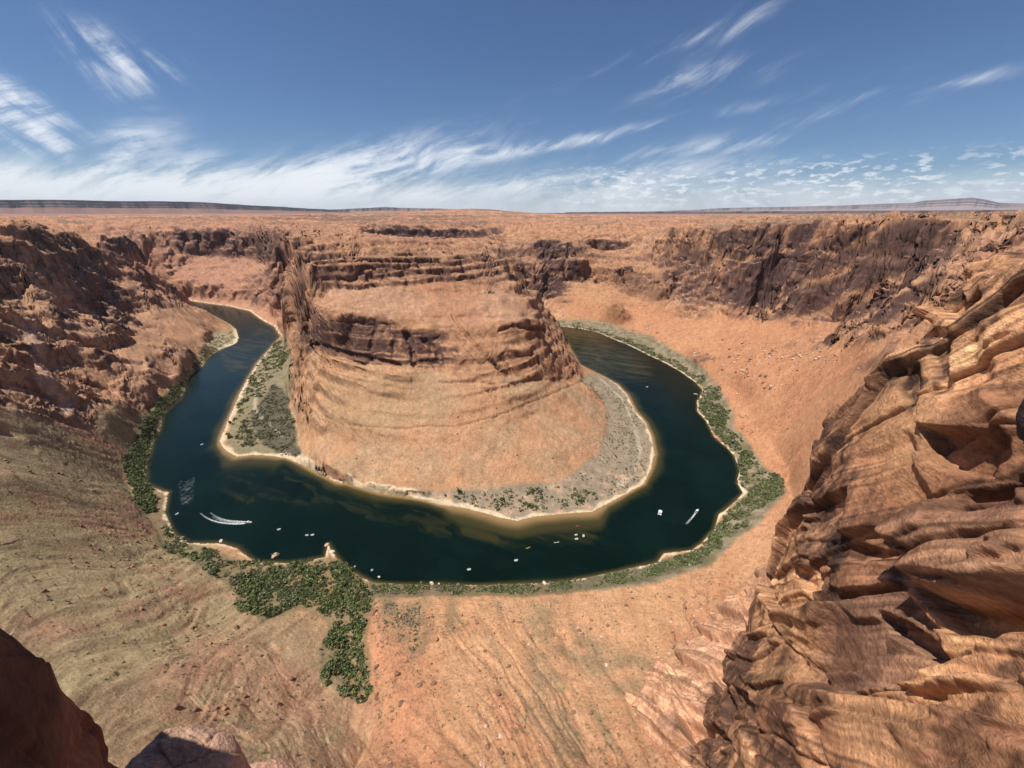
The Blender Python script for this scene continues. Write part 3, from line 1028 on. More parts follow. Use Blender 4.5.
TALUS = C(.45, .240, .124); TALUS_R = C(.40, .190, .098); TALUS_P = C(.50, .30, .185)
OLIVE = C(.33, .25, .135); BROWN = C(.30, .165, .10); DRYG = C(.20, .17, .10)
ROCKA = C(.44, .235, .125); ROCKB = C(.31, .148, .080); ROCKP = C(.46, .27, .175); VARN_SHADE = C(.085, .047, .042)
SAND = C(.58, .46, .31); GREENG = C(.075, .085, .030)
col = np.broadcast_to(TALUS, P.shape).copy()
col = mixc(col, TALUS_R, sstep(bnB + 0.5 * bnA, -0.1, 0.6))
col = mixc(col, TALUS_P, sstep(bnA, 0.1, 0.6) * 0.5)
rtal = place([(560, 300), (620, 306), (700, 308), (800, 320), (870, 350), (870, 420), (780, 500), (740, 560), (700, 440), (660, 350)], 14)
col = mixc(col, C(.42, .185, .095), rtal * (0.35 + 0.4 * sstep(bnA + 0.6 * bnC, -0.2, 0.35)))
# left apron: olive dry grass over brown sand
left = place([(-80, 380), (120, 400), (150, 440), (135, 490), (200, 560), (250, 600), (330, 640), (366, 700), (366, 800), (-80, 800)], 36)
oc = mixc(np.broadcast_to(BROWN * 1.25, P.shape), np.broadcast_to(OLIVE, P.shape), sstep(bnA + bnC * 0.5, -0.55, 0.1))
oc = mixc(oc, np.broadcast_to(C(.37, .215, .125), P.shape), place([(120, 690), (330, 590), (372, 690), (372, 800), (150, 800), (80, 740)], 20) * sstep(bnA + bnC * 0.6, -0.3, 0.3) * 0.8)
col = mixc(col, oc, left)
th = np.arctan2(x - 60, y + 10)
fan = fbm2(th * 17 + 0.5 * bnA, np.log(np.hypot(x, y) + 60) * 1.3, 4, 143, ridged=True)
nearsl = place([(360, 585), (700, 560), (760, 520), (760, 800), (360, 800)], 20)
col = mixc(col, C(.53, .30, .16), nearsl * sstep(fan, -0.1, 0.6) * 0.55)
col = mixc(col, DRYG, nearsl * sstep(fbm2(th * 22, np.log(np.hypot(x, y) + 60) * 1.6, 4, 151), 0.12, 0.5) * 0.55 * place([(500, 590), (600, 585), (650, 700), (640, 800), (480, 800), (360, 700), (360, 590)], 30))
col = mixc(col, C(.43, .185, .095), place([(380, 620), (520, 640), (640, 620), (720, 590), (700, 680), (640, 768), (380, 768)], 30) * sstep(bnA + 0.7 * bnC, -0.05, 0.4) * 0.45)
col = mixc(col, C(.44, .19, .10), place([(372, 620), (400, 640), (420, 700), (450, 800), (372, 800)], 30) * 0.55)
col = mixc(col, DRYG * 0.8, place([(384, 600), (418, 600), (422, 625), (414, 660), (395, 640)], 12, 1.5) * 0.6 * sstep(bnC, -0.5, 0.3))
col = mixc(col, DRYG * 0.85, place([(448, 604), (455, 604), (453, 632), (446, 632)], 8, 1.0) * 0.5)
for ring in ([(530, 605), (556, 605), (545, 640), (560, 700), (590, 768), (560, 768), (535, 700)],
             [(575, 640), (640, 660), (690, 700), (680, 712), (620, 690), (560, 650)]):
    col = mixc(col, DRYG, place(ring, 12) * 0.55 * sstep(bnC, -0.4, 0.2))
strL = fbm2(x / 7 + 1.2 * perlin2(x / 50, y / 50, 181), y / 75, 4, 183)
col = mixc(col, C(.40, .30, .165), left * sstep(strL, 0.05, 0.4) * 0.5)
col = mixc(col, C(.15, .105, .065), left * sstep(-strL, 0.12, 0.45) * 0.5)
col = mixc(col, C(.35, .19, .115), place([(200, 640), (370, 700), (372, 790), (220, 790), (150, 700)], 16) * sstep(bnC, -0.3, 0.3) * 0.6)
# bare rock
rc = mixc(np.broadcast_to(ROCKA, P.shape), np.broadcast_to(ROCKB, P.shape), sstep(bnD + 0.25 * lay + 0.4 * (hsh_(ID, 9.0) - .5), -0.3, 0.45))
rc = mixc(rc, ROCKP, sstep(bnB + bnD * 0.5, 0.05, 0.5) * 0.45)
rc = rc * (1 + 0.20 * np.clip(lay, -1, 1) * (0.4 + 0.6 * steep))[..., None]
rc = mixc(rc, C(.16, .085, .06), np.clip(np.maximum(crack, 0.7 * crack2 * (dist < 1500)) * 0.85, 0, 1))
rc = mixc(rc, C(.16, .08, .055), np.clip(cut / 4.0, 0, 1) * 0.6)
rmask = np.clip(PR * sstep(PB, 3, 16) * 1.15, 0, 1)
col = mixc(col, rc, rmask)
lw = place([(-80, 225), (63, 228), (115, 255), (162, 296), (208, 327), (190, 372), (140, 405), (-80, 420)], 8)
lw = lw * (np.hypot(x, y) < 1350)
col = mixc(col, C(.47, .28, .175), lw * (0.25 + 0.3 * sstep(bnA, -0.2, 0.4)))
col = mixc(col, C(.50, .33, .24), lw * place([(22, 320), (34, 320), (50, 375), (62, 395), (95, 420), (90, 428), (55, 412), (38, 380)], 3, 0.4) * 0.7)
# far wall across the left reach: rosy
fw = place([(90, 225), (300, 225), (300, 345), (262, 330), (205, 305), (155, 300), (110, 262)], 5) * (np.hypot(x, y) > 1200)
col = mixc(col, mixc(np.broadcast_to(C(.36, .18, .13), P.shape), np.broadcast_to(C(.42, .21, .14), P.shape), sstep(bnD, -.2, .3)), fw * 0.5)
# desert varnish on the steep faces; some wall shade painted in the same colour
vn = fbm3(x / 55, y / 55, z / 170, 4, 131)
vs = fbm3(x / 11, y / 11, z / 130, 3, 135)
stp = sstep(1 - nz, 0.18, 0.42)
vmask = stp * sstep(vn + 0.35 * vs, 0.0, 0.3) * np.clip(PC + 0.5 * rk * (dist > 800), 0, 1) * 0.8
VP = [([(106, 232), (140, 231), (146, 246), (120, 258), (106, 250)], .8), ([(170, 230), (283, 232), (283, 262), (230, 256), (180, 250)], .8),
      ([(245, 275), (282, 272), (284, 300), (250, 300)], .5), ([(537, 240), (572, 242), (580, 275), (562, 302), (530, 290), (540, 262)], .95),
      ([(500, 243), (530, 243), (528, 256), (503, 254)], .75), ([(583, 240), (630, 240), (634, 256), (583, 256)], .9),
      ([(716, 232), (800, 224), (818, 222), (800, 262), (775, 300), (768, 312), (735, 305), (718, 300), (730, 262)], .95),
      ([(800, 262), (825, 240), (880, 226), (940, 222), (960, 240), (930, 290), (880, 320), (850, 318), (815, 330), (778, 316), (782, 292)], .9),
      ([(658, 262), (700, 250), (716, 262), (712, 300), (690, 306), (672, 290)], .85),
      ([(362, 225), (400, 226), (500, 230), (500, 236), (455, 243), (400, 238), (366, 232)], .95),  # slot wall: varnish plus the rim's shadow, both put into the colour
      ([(318, 322), (395, 326), (430, 350), (424, 372), (405, 372), (345, 358), (305, 345)], .85), ([(405, 336), (440, 336), (456, 352), (440, 366), (410, 364)], .85),
      ([(296, 262), (304, 262), (306, 350), (299, 350)], .7), ([(330, 262), (520, 258), (520, 284), (330, 284)], .55), ([(300, 245), (330, 250), (330, 275), (300, 285)], .6),
      ([(-10, 240), (14, 246), (14, 305), (-10, 305)], .5), ([(27, 232), (66, 231), (90, 262), (130, 300), (128, 330), (110, 325), (70, 280)], .75),  # long diagonal ring: shade of the left wall's steep faces, painted dark
      ([(600, 258), (645, 256), (665, 300), (625, 302)], .5), ([(860, 340), (905, 330), (880, 370), (858, 372)], .5)]
for ring, am in VP:
    pm = place(ring, 6, 0.9) * sstep(1 - nz, 0.06, 0.22)
    vmask = np.maximum(vmask, am * pm * sstep(vs + 0.9 * vn, -0.75, -0.12))
vd = fbm2((x * .45 + y * .9) / 34 + z / 40, z / 150, 4, 191)
vmask = vmask * (1 - 0.9 * sstep(vd, 0.12, 0.3) * (x > 0))
rwz = place([(700, 225), (1100, 215), (1100, 330), (870, 350), (770, 318), (716, 300)], 8)
vcol = mixc(np.broadcast_to(VARN_SHADE, P.shape), np.broadcast_to(C(.15, .085, .07), P.shape), sstep(bnD + bnC * 0.4, -0.1, 0.5))
col = mixc(col, vcol, np.clip(vmask, 0, 1))
# butte: paler sandy ramp, pink terrace
bt = place([(290, 350), (345, 358), (420, 372), (520, 380), (580, 384), (612, 410), (600, 455), (560, 485), (460, 500), (300, 465)], 6)
col = mixc(col, mixc(np.broadcast_to(C(.46, .255, .138), P.shape), np.broadcast_to(C(.40, .265, .155), P.shape), sstep(bnA, -.2, .3)), bt * (1 - 0.6 * steep) * 0.85)
xb = (z * 0.9 + 0.33 * x + 0.12 * y + 9 * bnA) / 2.6
xl = np.exp(-((perlin2(xb, bnB * 2, 197)) / 0.10) ** 2) * sstep(bnD, -0.5, 0.1)
col = mixc(col, C(.24, .135, .08), (smz * (SX < 615) * (SY < 490)) * rmask * xl * 0.42)
col = mixc(col, C(.36, .24, .13), bt * place([(325, 385), (430, 382), (440, 420), (340, 425)], 12) * 0.5)
pk = place([(335, 288), (400, 290), (440, 300), (500, 292), (540, 300), (545, 318), (480, 320), (390, 314), (330, 306)], 5)
col = mixc(col, C(.47, .28, .185), pk * 0.35)
col = mixc(col, C(.38, .18, .10), place([(425, 285), (455, 285), (478, 300), (475, 320), (430, 316)], 5) * 0.6)
# plateau
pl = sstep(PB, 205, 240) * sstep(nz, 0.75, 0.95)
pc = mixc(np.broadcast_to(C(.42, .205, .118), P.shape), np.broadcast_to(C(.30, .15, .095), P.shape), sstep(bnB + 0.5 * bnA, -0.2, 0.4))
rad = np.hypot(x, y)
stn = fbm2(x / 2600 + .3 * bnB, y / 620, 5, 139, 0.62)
pc = mixc(pc, C(.17, .10, .072), sstep(stn, 0.04, 0.16) * 0.85)  # dark scrub bands that also carry ledge shading in the colour
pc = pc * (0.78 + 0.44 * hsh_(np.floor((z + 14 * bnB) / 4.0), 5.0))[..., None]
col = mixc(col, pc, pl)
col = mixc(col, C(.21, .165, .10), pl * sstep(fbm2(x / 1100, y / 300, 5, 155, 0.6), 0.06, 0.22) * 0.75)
col = mixc(col, C(.40, .215, .145), sstep(rad, 2600, 4500) * sstep(th, -0.2, 0.3) * 0.7)
far = sstep(rad, 7000, 11000)
col = mixc(col, mixc(np.broadcast_to(C(.30, .18, .14), P.shape), np.broadcast_to(C(.10, .085, .085), P.shape), sstep(rad, 9000, 13000) * sstep(th, -0.02, 0.1)), far)
# benches by the river: sand and scrub ground
bench_l = place([(258, 358), (285, 335), (291, 365), (288, 400), (297, 440), (302, 462), (268, 455), (238, 456), (228, 440), (240, 398)], 3, 0.3)
col = mixc(col, C(.23, .19, .11), bench_l)
gr = place([(262, 400), (276, 385), (288, 400), (293, 430), (300, 458), (285, 458), (262, 440), (252, 418)], 3, .5)
col = mixc(col, C(.10, .088, .062), bench_l * gr * 0.9)
bench_b = place([(400, 489), (440, 494), (500, 488), (560, 483), (600, 454), (609, 425), (605, 400), (582, 378), (600, 374), (640, 400), (662, 450), (650, 490), (600, 520), (500, 524), (440, 508)], 3, 0.3)
col = mixc(col, mixc(np.broadcast_to(C(.27, .215, .15), P.shape), np.broadcast_to(C(.42, .28, .18), P.shape), sstep(bnC + 0.5 * bnA, -0.1, 0.5) * sstep(SY, 440, 490)), bench_b)
bankr = place([(560, 322), (600, 322), (650, 338), (700, 368), (726, 400), (735, 430), (762, 465), (785, 490), (760, 520), (735, 540), (712, 562), (660, 580), (600, 590), (570, 585),
               (700, 552), (745, 492), (735, 456), (706, 420), (697, 405), (705, 390), (665, 362), (599, 332), (560, 326)], 4, .4)
col = mixc(col, mixc(np.broadcast_to(C(.25, .22, .15), P.shape), np.broadcast_to(GREENG, P.shape), sstep(bnC, -0.2, 0.3) * 0.7), bankr * 0.9)
thick = place([(128, 470), (150, 410), (190, 372), (206, 345), (222, 350), (200, 372), (165, 415), (152, 450), (170, 500), (182, 540), (250, 565), (330, 556), (372, 584), (374, 598), (368, 640), (372, 690), (360, 700),
               (322, 680), (318, 650), (328, 622), (300, 606), (262, 622), (236, 590), (200, 566), (165, 548), (140, 510)], 3, .5)
col = mixc(col, C(.14, .125, .065), thick * 0.6)
strip = place([(370, 580), (480, 583), (560, 580), (640, 566), (700, 550), (706, 562), (640, 582), (560, 594), (470, 596), (372, 596)], 2, .3)
col = mixc(col, C(.14, .125, .07), strip * 0.8)
spit = place([(205, 345), (215, 333), (236, 330), (242, 340), (222, 352)], 3, .4)
col = mixc(col, C(.30, .255, .15), spit * 0.9)
# pale shore sand just above the water, wider on the inner bank
inner_poly = [(p[0], p[1]) for p in INNER_R]
shore_out = sstep(PB, -0.6, 0.15) * (1 - sstep(PB, 1.2, 2.4))


def near_line(line, width):
    out = np.zeros(SX.shape, np.float32)
    xs = [p[0] for p in line]; ys = [p[1] for p in line]
    k = (SX > min(xs) - 12) & (SX < max(xs) + 12) & (SY > min(ys) - 12) & (SY < max(ys) + 12) & (PB < 12) & (PB > -6)
    a, b = x[k], y[k]
    d = np.full(a.shape, 1e9)
    pts = [U(p[0], p[1], 0)[:2] for p in line]
    for (x0, y0), (x1, y1) in zip(pts[:-1], pts[1:]):
        dx, dy = x1 - x0, y1 - y0
        t = np.clip(((a - x0) * dx + (b - y0) * dy) / (dx * dx + dy * dy), 0, 1)
        d = np.minimum(d, np.hypot(a - x0 - t * dx, b - y0 - t * dy))
    jit_ = 1 + 0.95 * perlin2(a / 17, b / 17, 161)
    out[k] = 1 - sstep(d, width * jit_ * 0.55, width * jit_)
    return out


sandm = near_line(INNER_R[4:28], 5.0)
sandm = np.maximum(sandm, near_line(INNER_R[26:42], 7.5))
sandm = np.maximum(sandm, near_line(INNER_R[42:52], 5.0))
sandm = np.maximum(sandm, near_line(OUTER[:12], 5.0) * .8)
sandm = np.maximum(sandm, near_line(OUTER[4:8], 12.0))
sandm = np.maximum(sandm, near_line(OUTER[10:36], 3.2) * sstep(perlin2(x / 9, y / 9, 163), -0.5, 0.0))
sandm = np.maximum(sandm, near_line(OUTER[36:48], 1.8) * sstep(perlin2(x / 9, y / 9, 165), -0.2, 0.2) * .8)
sandm = np.maximum(sandm, near_line(OUTER[48:], 3.6) * sstep(perlin2(x / 14, y / 14, 167), -0.6, -0.1))
col = mixc(col, SAND, np.clip(sandm, 0, 1) * 0.9)
for line, wdt in (([(262, 378), (256, 395), (255, 410), (262, 420), (272, 428), (284, 440)], 3.0), ([(266, 374), (276, 368), (286, 360)], 3.0),
                  ([(596, 378), (622, 400), (634, 425), (640, 450), (634, 475), (612, 492)], 3.0)):
    col = mixc(col, C(.42, .35, .26), near_line(line, wdt) * 0.65)
under = sstep(-PB, 0.3, 0.8)
col = mixc(col, C(.14, .11, .05), under)
# small-scale speckle: pebbles, scrub tufts
sp1 = perlin2(x / 1.7, y / 1.7, 171); sp2 = perlin2(x / 4.3, y / 4.3, 173)
tuft = sstep(sp1 + 0.7 * sp2, 0.42, 0.62) * (1 - rmask) * sstep(PB, 1, 5) * (0.35 + 0.65 * sstep(bnA, -0.3, 0.4))
col = mixc(col, C(.13, .10, .055), tuft * 0.65)
col = mixc(col, C(.56, .38, .27), sstep(stones, 0.06, 0.3) * loose * 0.5)
sp3 = perlin3(x / 2.4 / lod, y / 2.4 / lod, z / 1.6 / lod, 195)
col = col * (1 + 0.12 * bnC + 0.08 * sp1 + (0.10 + 0.16 * rmask) * sp3)[..., None]


def richer(c_, sat=1.12, con=1.16, piv=0.24):
    """iron-rich sandstone: a little more spread between pale and dark, a little more red"""
    lum_ = (c_ * np.array([.3, .59, .11])).sum(-1, keepdims=True)
    c_ = lum_ + (c_ - lum_) * sat
    return c_ * np.power(np.clip(lum_ / piv, .05, 4), con - 1)


col = np.clip(richer(col, 1.0, 1.14), 0.012, 0.8)
land = rock_mat('land_rock', 1.0, 0.7, 0.30)
me = mesh_from('terrain', P.reshape(-1, 3), grid_faces(NR, NC)[:, ::-1], mat=land, attrs={'tone': col.reshape(-1, 3)})
terrain = link(bpy.data.objects.new('terrain', me))
tag(terrain, 'red sandstone canyon, butte and desert plateau around the river bend', 'terrain', kind='structure')
TP, TN, TPB, TSX, TSY, TROCK = P, Nn, PB, SX, SY, rmask
print('terrain', round(time.time() - T0, 1), NR * NC)

# ------------------------------------------------------------------ the river
wl_l = np.arange(math.log(170), math.log(3000), 0.0042)
wc = COLS[::1]
WX = np.sin(wc)[None] * np.exp(wl_l)[:, None]; WY = np.cos(wc)[None] * np.exp(wl_l)[:, None]
wb = bil(H0f, *gidx(WX, WY))
keep = wb < 2.5
fidx = grid_faces(*WX.shape)
kf = keep.ravel()[fidx].any(1)
fidx = fidx[kf]
used, inv = np.unique(fidx.ravel(), return_inverse=True)
wv = np.stack([WX.ravel()[used], WY.ravel()[used], np.zeros(len(used))], 1)


di = seg_dist(wv[:, 0], wv[:, 1], inner_w)
do = seg_dist(wv[:, 0], wv[:, 1], outer_w)
a_, b_ = wv[:, 0], wv[:, 1]
wn = fbm2(a_ / 60, b_ / 60, 4, 201)
px2, py2 = project(wv)


def wblob(ring, soft):
    return soft_in(px2 + 6 * wn, py2 + 4 * fbm2(a_ / 30, b_ / 30, 3, 205), ring, soft)


# depth seen through the water: 0 bare sand, 1 deep
wid = 9 + 6 * wn
wid = wid + 14 * wblob([(450, 512), (520, 518), (600, 512), (600, 526), (520, 534), (460, 522)], 10) + 10 * wblob([(225, 440), (240, 458), (275, 458), (270, 480), (222, 478)], 8)
shal = np.exp(-np.maximum(di, 0) / np.maximum(wid * 0.8, 2.5))
shal = np.maximum(shal, 0.62 * np.exp(-do / (2.6 + 1.5 * wn)))
bars = wblob([(222, 462), (275, 466), (330, 486), (330, 500), (285, 500), (240, 502), (225, 485)], 14) * 0.11
bars = np.maximum(bars, wblob([(565, 345), (600, 378), (600, 366), (640, 370), (600, 345), (560, 330)], 20) * 0.28)
bars = np.maximum(bars, wblob([(340, 494), (440, 512), (500, 532), (560, 536), (600, 528), (590, 540), (500, 542), (420, 526), (350, 508)], 12) * 0.15)
bars = np.maximum(bars, wblob([(222, 352), (262, 330), (280, 340), (262, 360), (230, 370)], 10) * 0.2)
sw = fbm2(a_ / 70 + wn * 1.5, (b_ + 0.5 * a_) / 13 + wn, 4, 209)
shal = np.clip(np.maximum(shal, bars * (0.6 + 1.3 * sstep(sw, -0.3, 0.6))), 0, 1)
tl = sstep(wn + 0.4 * sw, -0.5, 0.5)
DEEP = np.stack([.0012 + .0015 * tl, .0065 + .004 * tl, .0040 + .003 * tl], 1)
dw = np.hypot(a_, b_)
blue = sstep(dw, 500, 1000) * (a_ < 0)
DEEP = DEEP + blue[:, None] * np.array([.003, .008, .009])
MID = np.array([.040, .036, .012]); SHA = np.array([.26, .165, .075])
wcol = DEEP + (MID - DEEP) * sstep(shal, 0.05, 0.4)[:, None]
wcol = wcol + (SHA - wcol) * sstep(shal, 0.40, 0.95)[:, None]
# riffle of white water over a rock bar on the left
rif = wblob([(181, 482), (191, 481), (193, 492), (190, 504), (184, 503), (183, 493)], 4)
foam = rif * sstep(fbm2(a_ / 5.0, b_ / 9.0, 4, 215, 0.7), -0.1, 0.6) * 0.24
rif2 = wblob([(548, 566), (575, 560), (600, 556), (632, 548), (640, 552), (600, 566), (560, 572)], 4)
foam = np.maximum(foam, (do < 2.5 + wn) * 0.0)
wcol = wcol + (np.array([.55, .58, .58]) - wcol) * foam[:, None]
wm = bpy.data.materials.new('river_water')
wm.use_nodes = True
g = NT(wm.node_tree)
bs = wm.node_tree.nodes['Principled BSDF']
at = g.n('ShaderNodeAttribute', attribute_name='tone')
g.link(at.outputs['Color'], bs.inputs['Base Color'])
bs.inputs['Roughness'].default_value = 0.12
bs.inputs['IOR'].default_value = 1.33
bs.inputs['Specular IOR Level'].default_value = 0.28
geo = g.n('ShaderNodeNewGeometry')
h1 = g.noise(geo.outputs['Position'], 0.45, 5.0, 0.6)
h2 = g.noise(geo.outputs['Position'], 0.06, 3.0, 0.5)
b = g.n('ShaderNodeBump')
b.inputs['Strength'].default_value = 0.35
b.inputs['Distance'].default_value = 0.5
g.link(g.m('ADD', h1, g.m('MULTIPLY', h2, 2.0)), b.inputs['Height'])
g.link(b.outputs[0], bs.inputs['Normal'])
me = mesh_from('river', wv, inv.reshape(-1, 4).astype(np.int32)[:, ::-1], mat=wm, attrs={'tone': wcol})
river = link(bpy.data.objects.new('river', me))
tag(river, 'dark green river curling round the butte', 'river', kind='structure')
print('river', round(time.time() - T0, 1), len(wv))

# ------------------------------------------------------------------ the near cliffs, steep sheets with overhangs
near_rock = rock_mat('near_rock', 2.2, 1.0, 0.34, layered=0.35)


def catmull(pts, n):
    pts = np.array(pts, float)
    k = np.arange(len(pts))
    t = np.linspace(0, len(pts) - 1, n)
    i = np.clip(t.astype(int), 0, len(pts) - 2); f = (t - i)[:, None]
    p0 = pts[np.clip(i - 1, 0, len(pts) - 1)]; p1 = pts[i]; p2 = pts[i + 1]; p3 = pts[np.clip(i + 2, 0, len(pts) - 1)]
    return 0.5 * ((2 * p1) + (-p0 + p2) * f + (2 * p0 - 5 * p1 + 4 * p2 - p3) * f * f + (-p0 + 3 * p1 - 3 * p2 + p3) * f ** 3)


def sheet(curve, zbot, ns, nt, offs, weights, cap=0.10, capdepth=120.0):
    """wall along a plan curve of (azimuth, range, rim height) knots, with a cap running back from the rim"""
    cc = catmull(curve, 3000)
    az, r, zt = R(1) * cc[:, 0], cc[:, 1], cc[:, 2]
    cx, cy = np.sin(az) * r, np.cos(az) * r
    ds = np.hypot(np.diff(cx), np.diff(cy))
    dang = ds / np.hypot(r[1:], 40) * weights(cc[1:, 0])
    cum = np.concatenate([[0], np.cumsum(dang)]); cum /= cum[-1]
    q = np.interp(np.linspace(0, 1, ns), cum, np.arange(len(cum)))
    cx = np.interp(q, np.arange(len(cum)), cx); cy = np.interp(q, np.arange(len(cum)), cy); zt = np.interp(q, np.arange(len(cum)), zt)
    tx, ty = np.gradient(cx), np.gradient(cy)
    ln = np.hypot(tx, ty); tx /= ln; ty /= ln
    for _ in range(30):
        tx[1:-1] = 0.25 * (tx[:-2] + tx[2:]) + 0.5 * tx[1:-1]; ty[1:-1] = 0.25 * (ty[:-2] + ty[2:]) + 0.5 * ty[1:-1]
    return cx, cy, zt, tx, ty


def bed_tint(P, sc, seed, beta=28.0, run=(-0.35, -0.94)):
    """strata colour, read from the finished surface so that it carries on across every step"""
    X, Y, Zc = (P[..., i] / sc for i in range(3))
    s_ = run[0] * X + run[1] * Y
    n0 = perlin3(X / 16, Y / 16, Zc / 16, seed + 1); n2 = perlin3(X / 5, Y / 5, Zc / 5, seed + 2)
    b_ = beta + 8
    v = -math.sin(R(b_)) * Zc + math.cos(R(b_)) * s_ + 2.6 * n0 + 0.35 * n2
    mb = sstep(perlin3(X / 20, Y / 20, Zc / 20, seed + 4), -0.45, 0.2)
    fr = lambda p_: np.exp(-(((v / p_) % 1.0 - 0.5) / 0.10) ** 2)
    dk = 0.45 * fr(2.3) + 0.3 * fr(0.9)
    return -dk * mb + (0.5 * beds(v, 1.7, 1.0) + 0.35 * beds(v, 0.55, 2.0) + 0.25 * beds(v, 5.2, 3.0)) * (0.3 + 0.7 * mb)


def facet_rock(P, Nn, sc, seed, amp=1.0, beta=34.0, run=(-0.35, -0.94)):
    """tall leaning slabs, joints and bedding that runs with them; returns displacement and tints"""
    sh = P.shape[:2]
    X, Y, Zc = (P[..., i].ravel() / sc for i in range(3))
    s_ = run[0] * X + run[1] * Y
    w_ = -run[1] * X + run[0] * Y
    n = [perlin3(X / 16, Y / 16, Zc / 16, seed + i) for i in range(3)]
    cb, sb = math.cos(R(beta)), math.sin(R(beta))
    u = cb * Zc + sb * s_ + 3 * n[0]
    v = -sb * Zc + cb * s_ + 2.2 * n[1]
    ID, E, CT = worley(u / 40, v / 8.5, w_ / 15, seed)
    t = np.stack([.5 * (hsh_(ID, 3.) - .5), .9 * (hsh_(ID, 4.) - .5), hsh_(ID, 5.) - .5], 1)
    d = 3.0 * (hsh_(ID, 1.) - .5) + 5.5 * (CT * t).sum(1)
    ck = 1 - sstep(E, 0.0, 0.035)
    ID2, E2, CT2 = worley((u + 2 * n[2]) / 17, v / 3.2, w_ / 6.5, seed + 1)
    t2 = np.stack([.5 * (hsh_(ID2, 3.) - .5), hsh_(ID2, 4.) - .5, hsh_(ID2, 5.) - .5], 1)
    m2 = sstep(perlin3(X / 26, Y / 26, Zc / 26, seed + 2), -0.35, 0.1)
    d2 = (1.25 * (hsh_(ID2, 1.) - .5) + 2.4 * (CT2 * t2).sum(1)) * m2
    ck2 = (1 - sstep(E2, 0.0, 0.05)) * m2
    ID3, E3, CT3 = worley(u / 7.0 + n[0], v / 1.2, w_ / 2.8, seed + 2)
    m3 = sstep(perlin3(X / 12, Y / 12, Zc / 12, seed + 7), -0.1, 0.25)
    d3 = 0.75 * (hsh_(ID3, 1.) - .5) * m3
    # bedding: thin parting lines nearly parallel to the slabs, fanning slowly
    vv = v + 0.18 * u * perlin3(X / 60, Y / 60, Zc / 60, seed + 3) * 1.5 + 0.5 * n[2]
    b1 = beds(vv, 1.9, 1.0 + seed); b2 = beds(vv, 0.62, 2.0 + seed)
    mb = sstep(perlin3(X / 20, Y / 20, Zc / 20, seed + 4), -0.35, 0.25)
    lb = (0.55 * b1 + 0.30 * b2) * (0.35 + 0.65 * mb)
    n1 = fbm3(X / 13, Y / 13, Zc / 13, 4, seed + 5, ridged=True)
    n2 = fbm3(X / 2.2, Y / 2.2, Zc / 2.2, 4, seed + 9)
    disp = d + d2 + d3 + lb * 0.12 - 1.2 * ck - 0.4 * ck2 + 0.8 * n1
    disp = soften((disp * sc * amp).reshape(sh), 1)
    return disp + 0.15 * sc * n2.reshape(sh), lb.reshape(sh), n1.reshape(sh), n2.reshape(sh), ID.reshape(sh), np.maximum(ck, 0.6 * ck2).reshape(sh)


# right-hand cliff
CUR = [(60, 640, 284), (56, 480, 284), (52.5, 340, 285), (49.2, 235, 286), (46.3, 170, 287), (44.2, 136, 287), (43.4, 118, 287), (44.6, 104, 289), (48, 92, 294), (53, 80, 300),
       (60, 66, 302), (70, 54, 302), (84, 46, 301), (104, 42, 300), (135, 46, 299)]
ns, nt = 1060, 820
cx, cy, zt, tx, ty = sheet(CUR, 55, ns, nt, None, lambda a: np.where((a > 43) & (a < 72), 1.0, 0.12))
nx, ny = -ty, tx                               # towards the canyon
if nx[ns // 2] * -1 < 0:
    nx, ny = -nx, -ny
capn = 110
tt = np.linspace(0, 1, nt - capn)
P = np.empty((nt, ns, 3))
ret = np.linspace(1, 0, capn, endpoint=False) ** 2 * 150.0
P[:capn, :, 0] = cx[None] - nx[None] * ret[:, None]
P[:capn, :, 1] = cy[None] - ny[None] * ret[:, None]
P[:capn, :, 2] = zt[None] + 0.012 * ret[:, None]
# row spacing follows what is nearer to the eye
zz = zt[None] + (50 - zt[None]) * (tt[:, None] ** 1.45)
P[capn:, :, 0] = cx[None]; P[capn:, :, 1] = cy[None]; P[capn:, :, 2] = zz
off = -12 * np.clip((P[..., 2] - 226) / 62, 0, 1) ** 1.5 + 0.8 * np.clip(105 - P[..., 2], 0, 45)
P[..., 0] += nx[None] * off; P[..., 1] += ny[None] * off
Nn = grid_normals(P)
if (Nn[capn + 200, ns // 2, 0] * nx[ns // 2] + Nn[capn + 200, ns // 2, 1] * ny[ns // 2]) < 0:
    Nn = -Nn
for _ in range(25):
    Nn[1:-1] = 0.25 * (Nn[:-2] + Nn[2:]) + 0.5 * Nn[1:-1]
    Nn[:, 1:-1] = 0.25 * (Nn[:, :-2] + Nn[:, 2:]) + 0.5 * Nn[:, 1:-1]
Nn /= np.linalg.norm(Nn, axis=2, keepdims=True)
SX, SY = project(P)
dp, lb, n1, n2, idc, ck = facet_rock(P, Nn, 1.25, 31, 1.0)
wx_ = 9 * n2 + 5 * perlin3(P[..., 0] / 8, P[..., 1] / 8, P[..., 2] / 8, 41); wy_ = 7 * perlin3(P[..., 0] / 6, P[..., 1] / 6, P[..., 2] / 6, 43)


def patch(ring, soft, warp=1.0):
    xs = [p[0] for p in ring]; ys = [p[1] for p in ring]
    out = np.zeros(SX.shape, np.float32)
    k = (SX > min(xs) - 40) & (SX < max(xs) + 40) & (SY > min(ys) - 40) & (SY < max(ys) + 40)
    k[:capn // 2] = False
    out[k] = soft_in((SX + wx_ * warp)[k], (SY + wy_ * warp)[k], ring, soft)
    return out


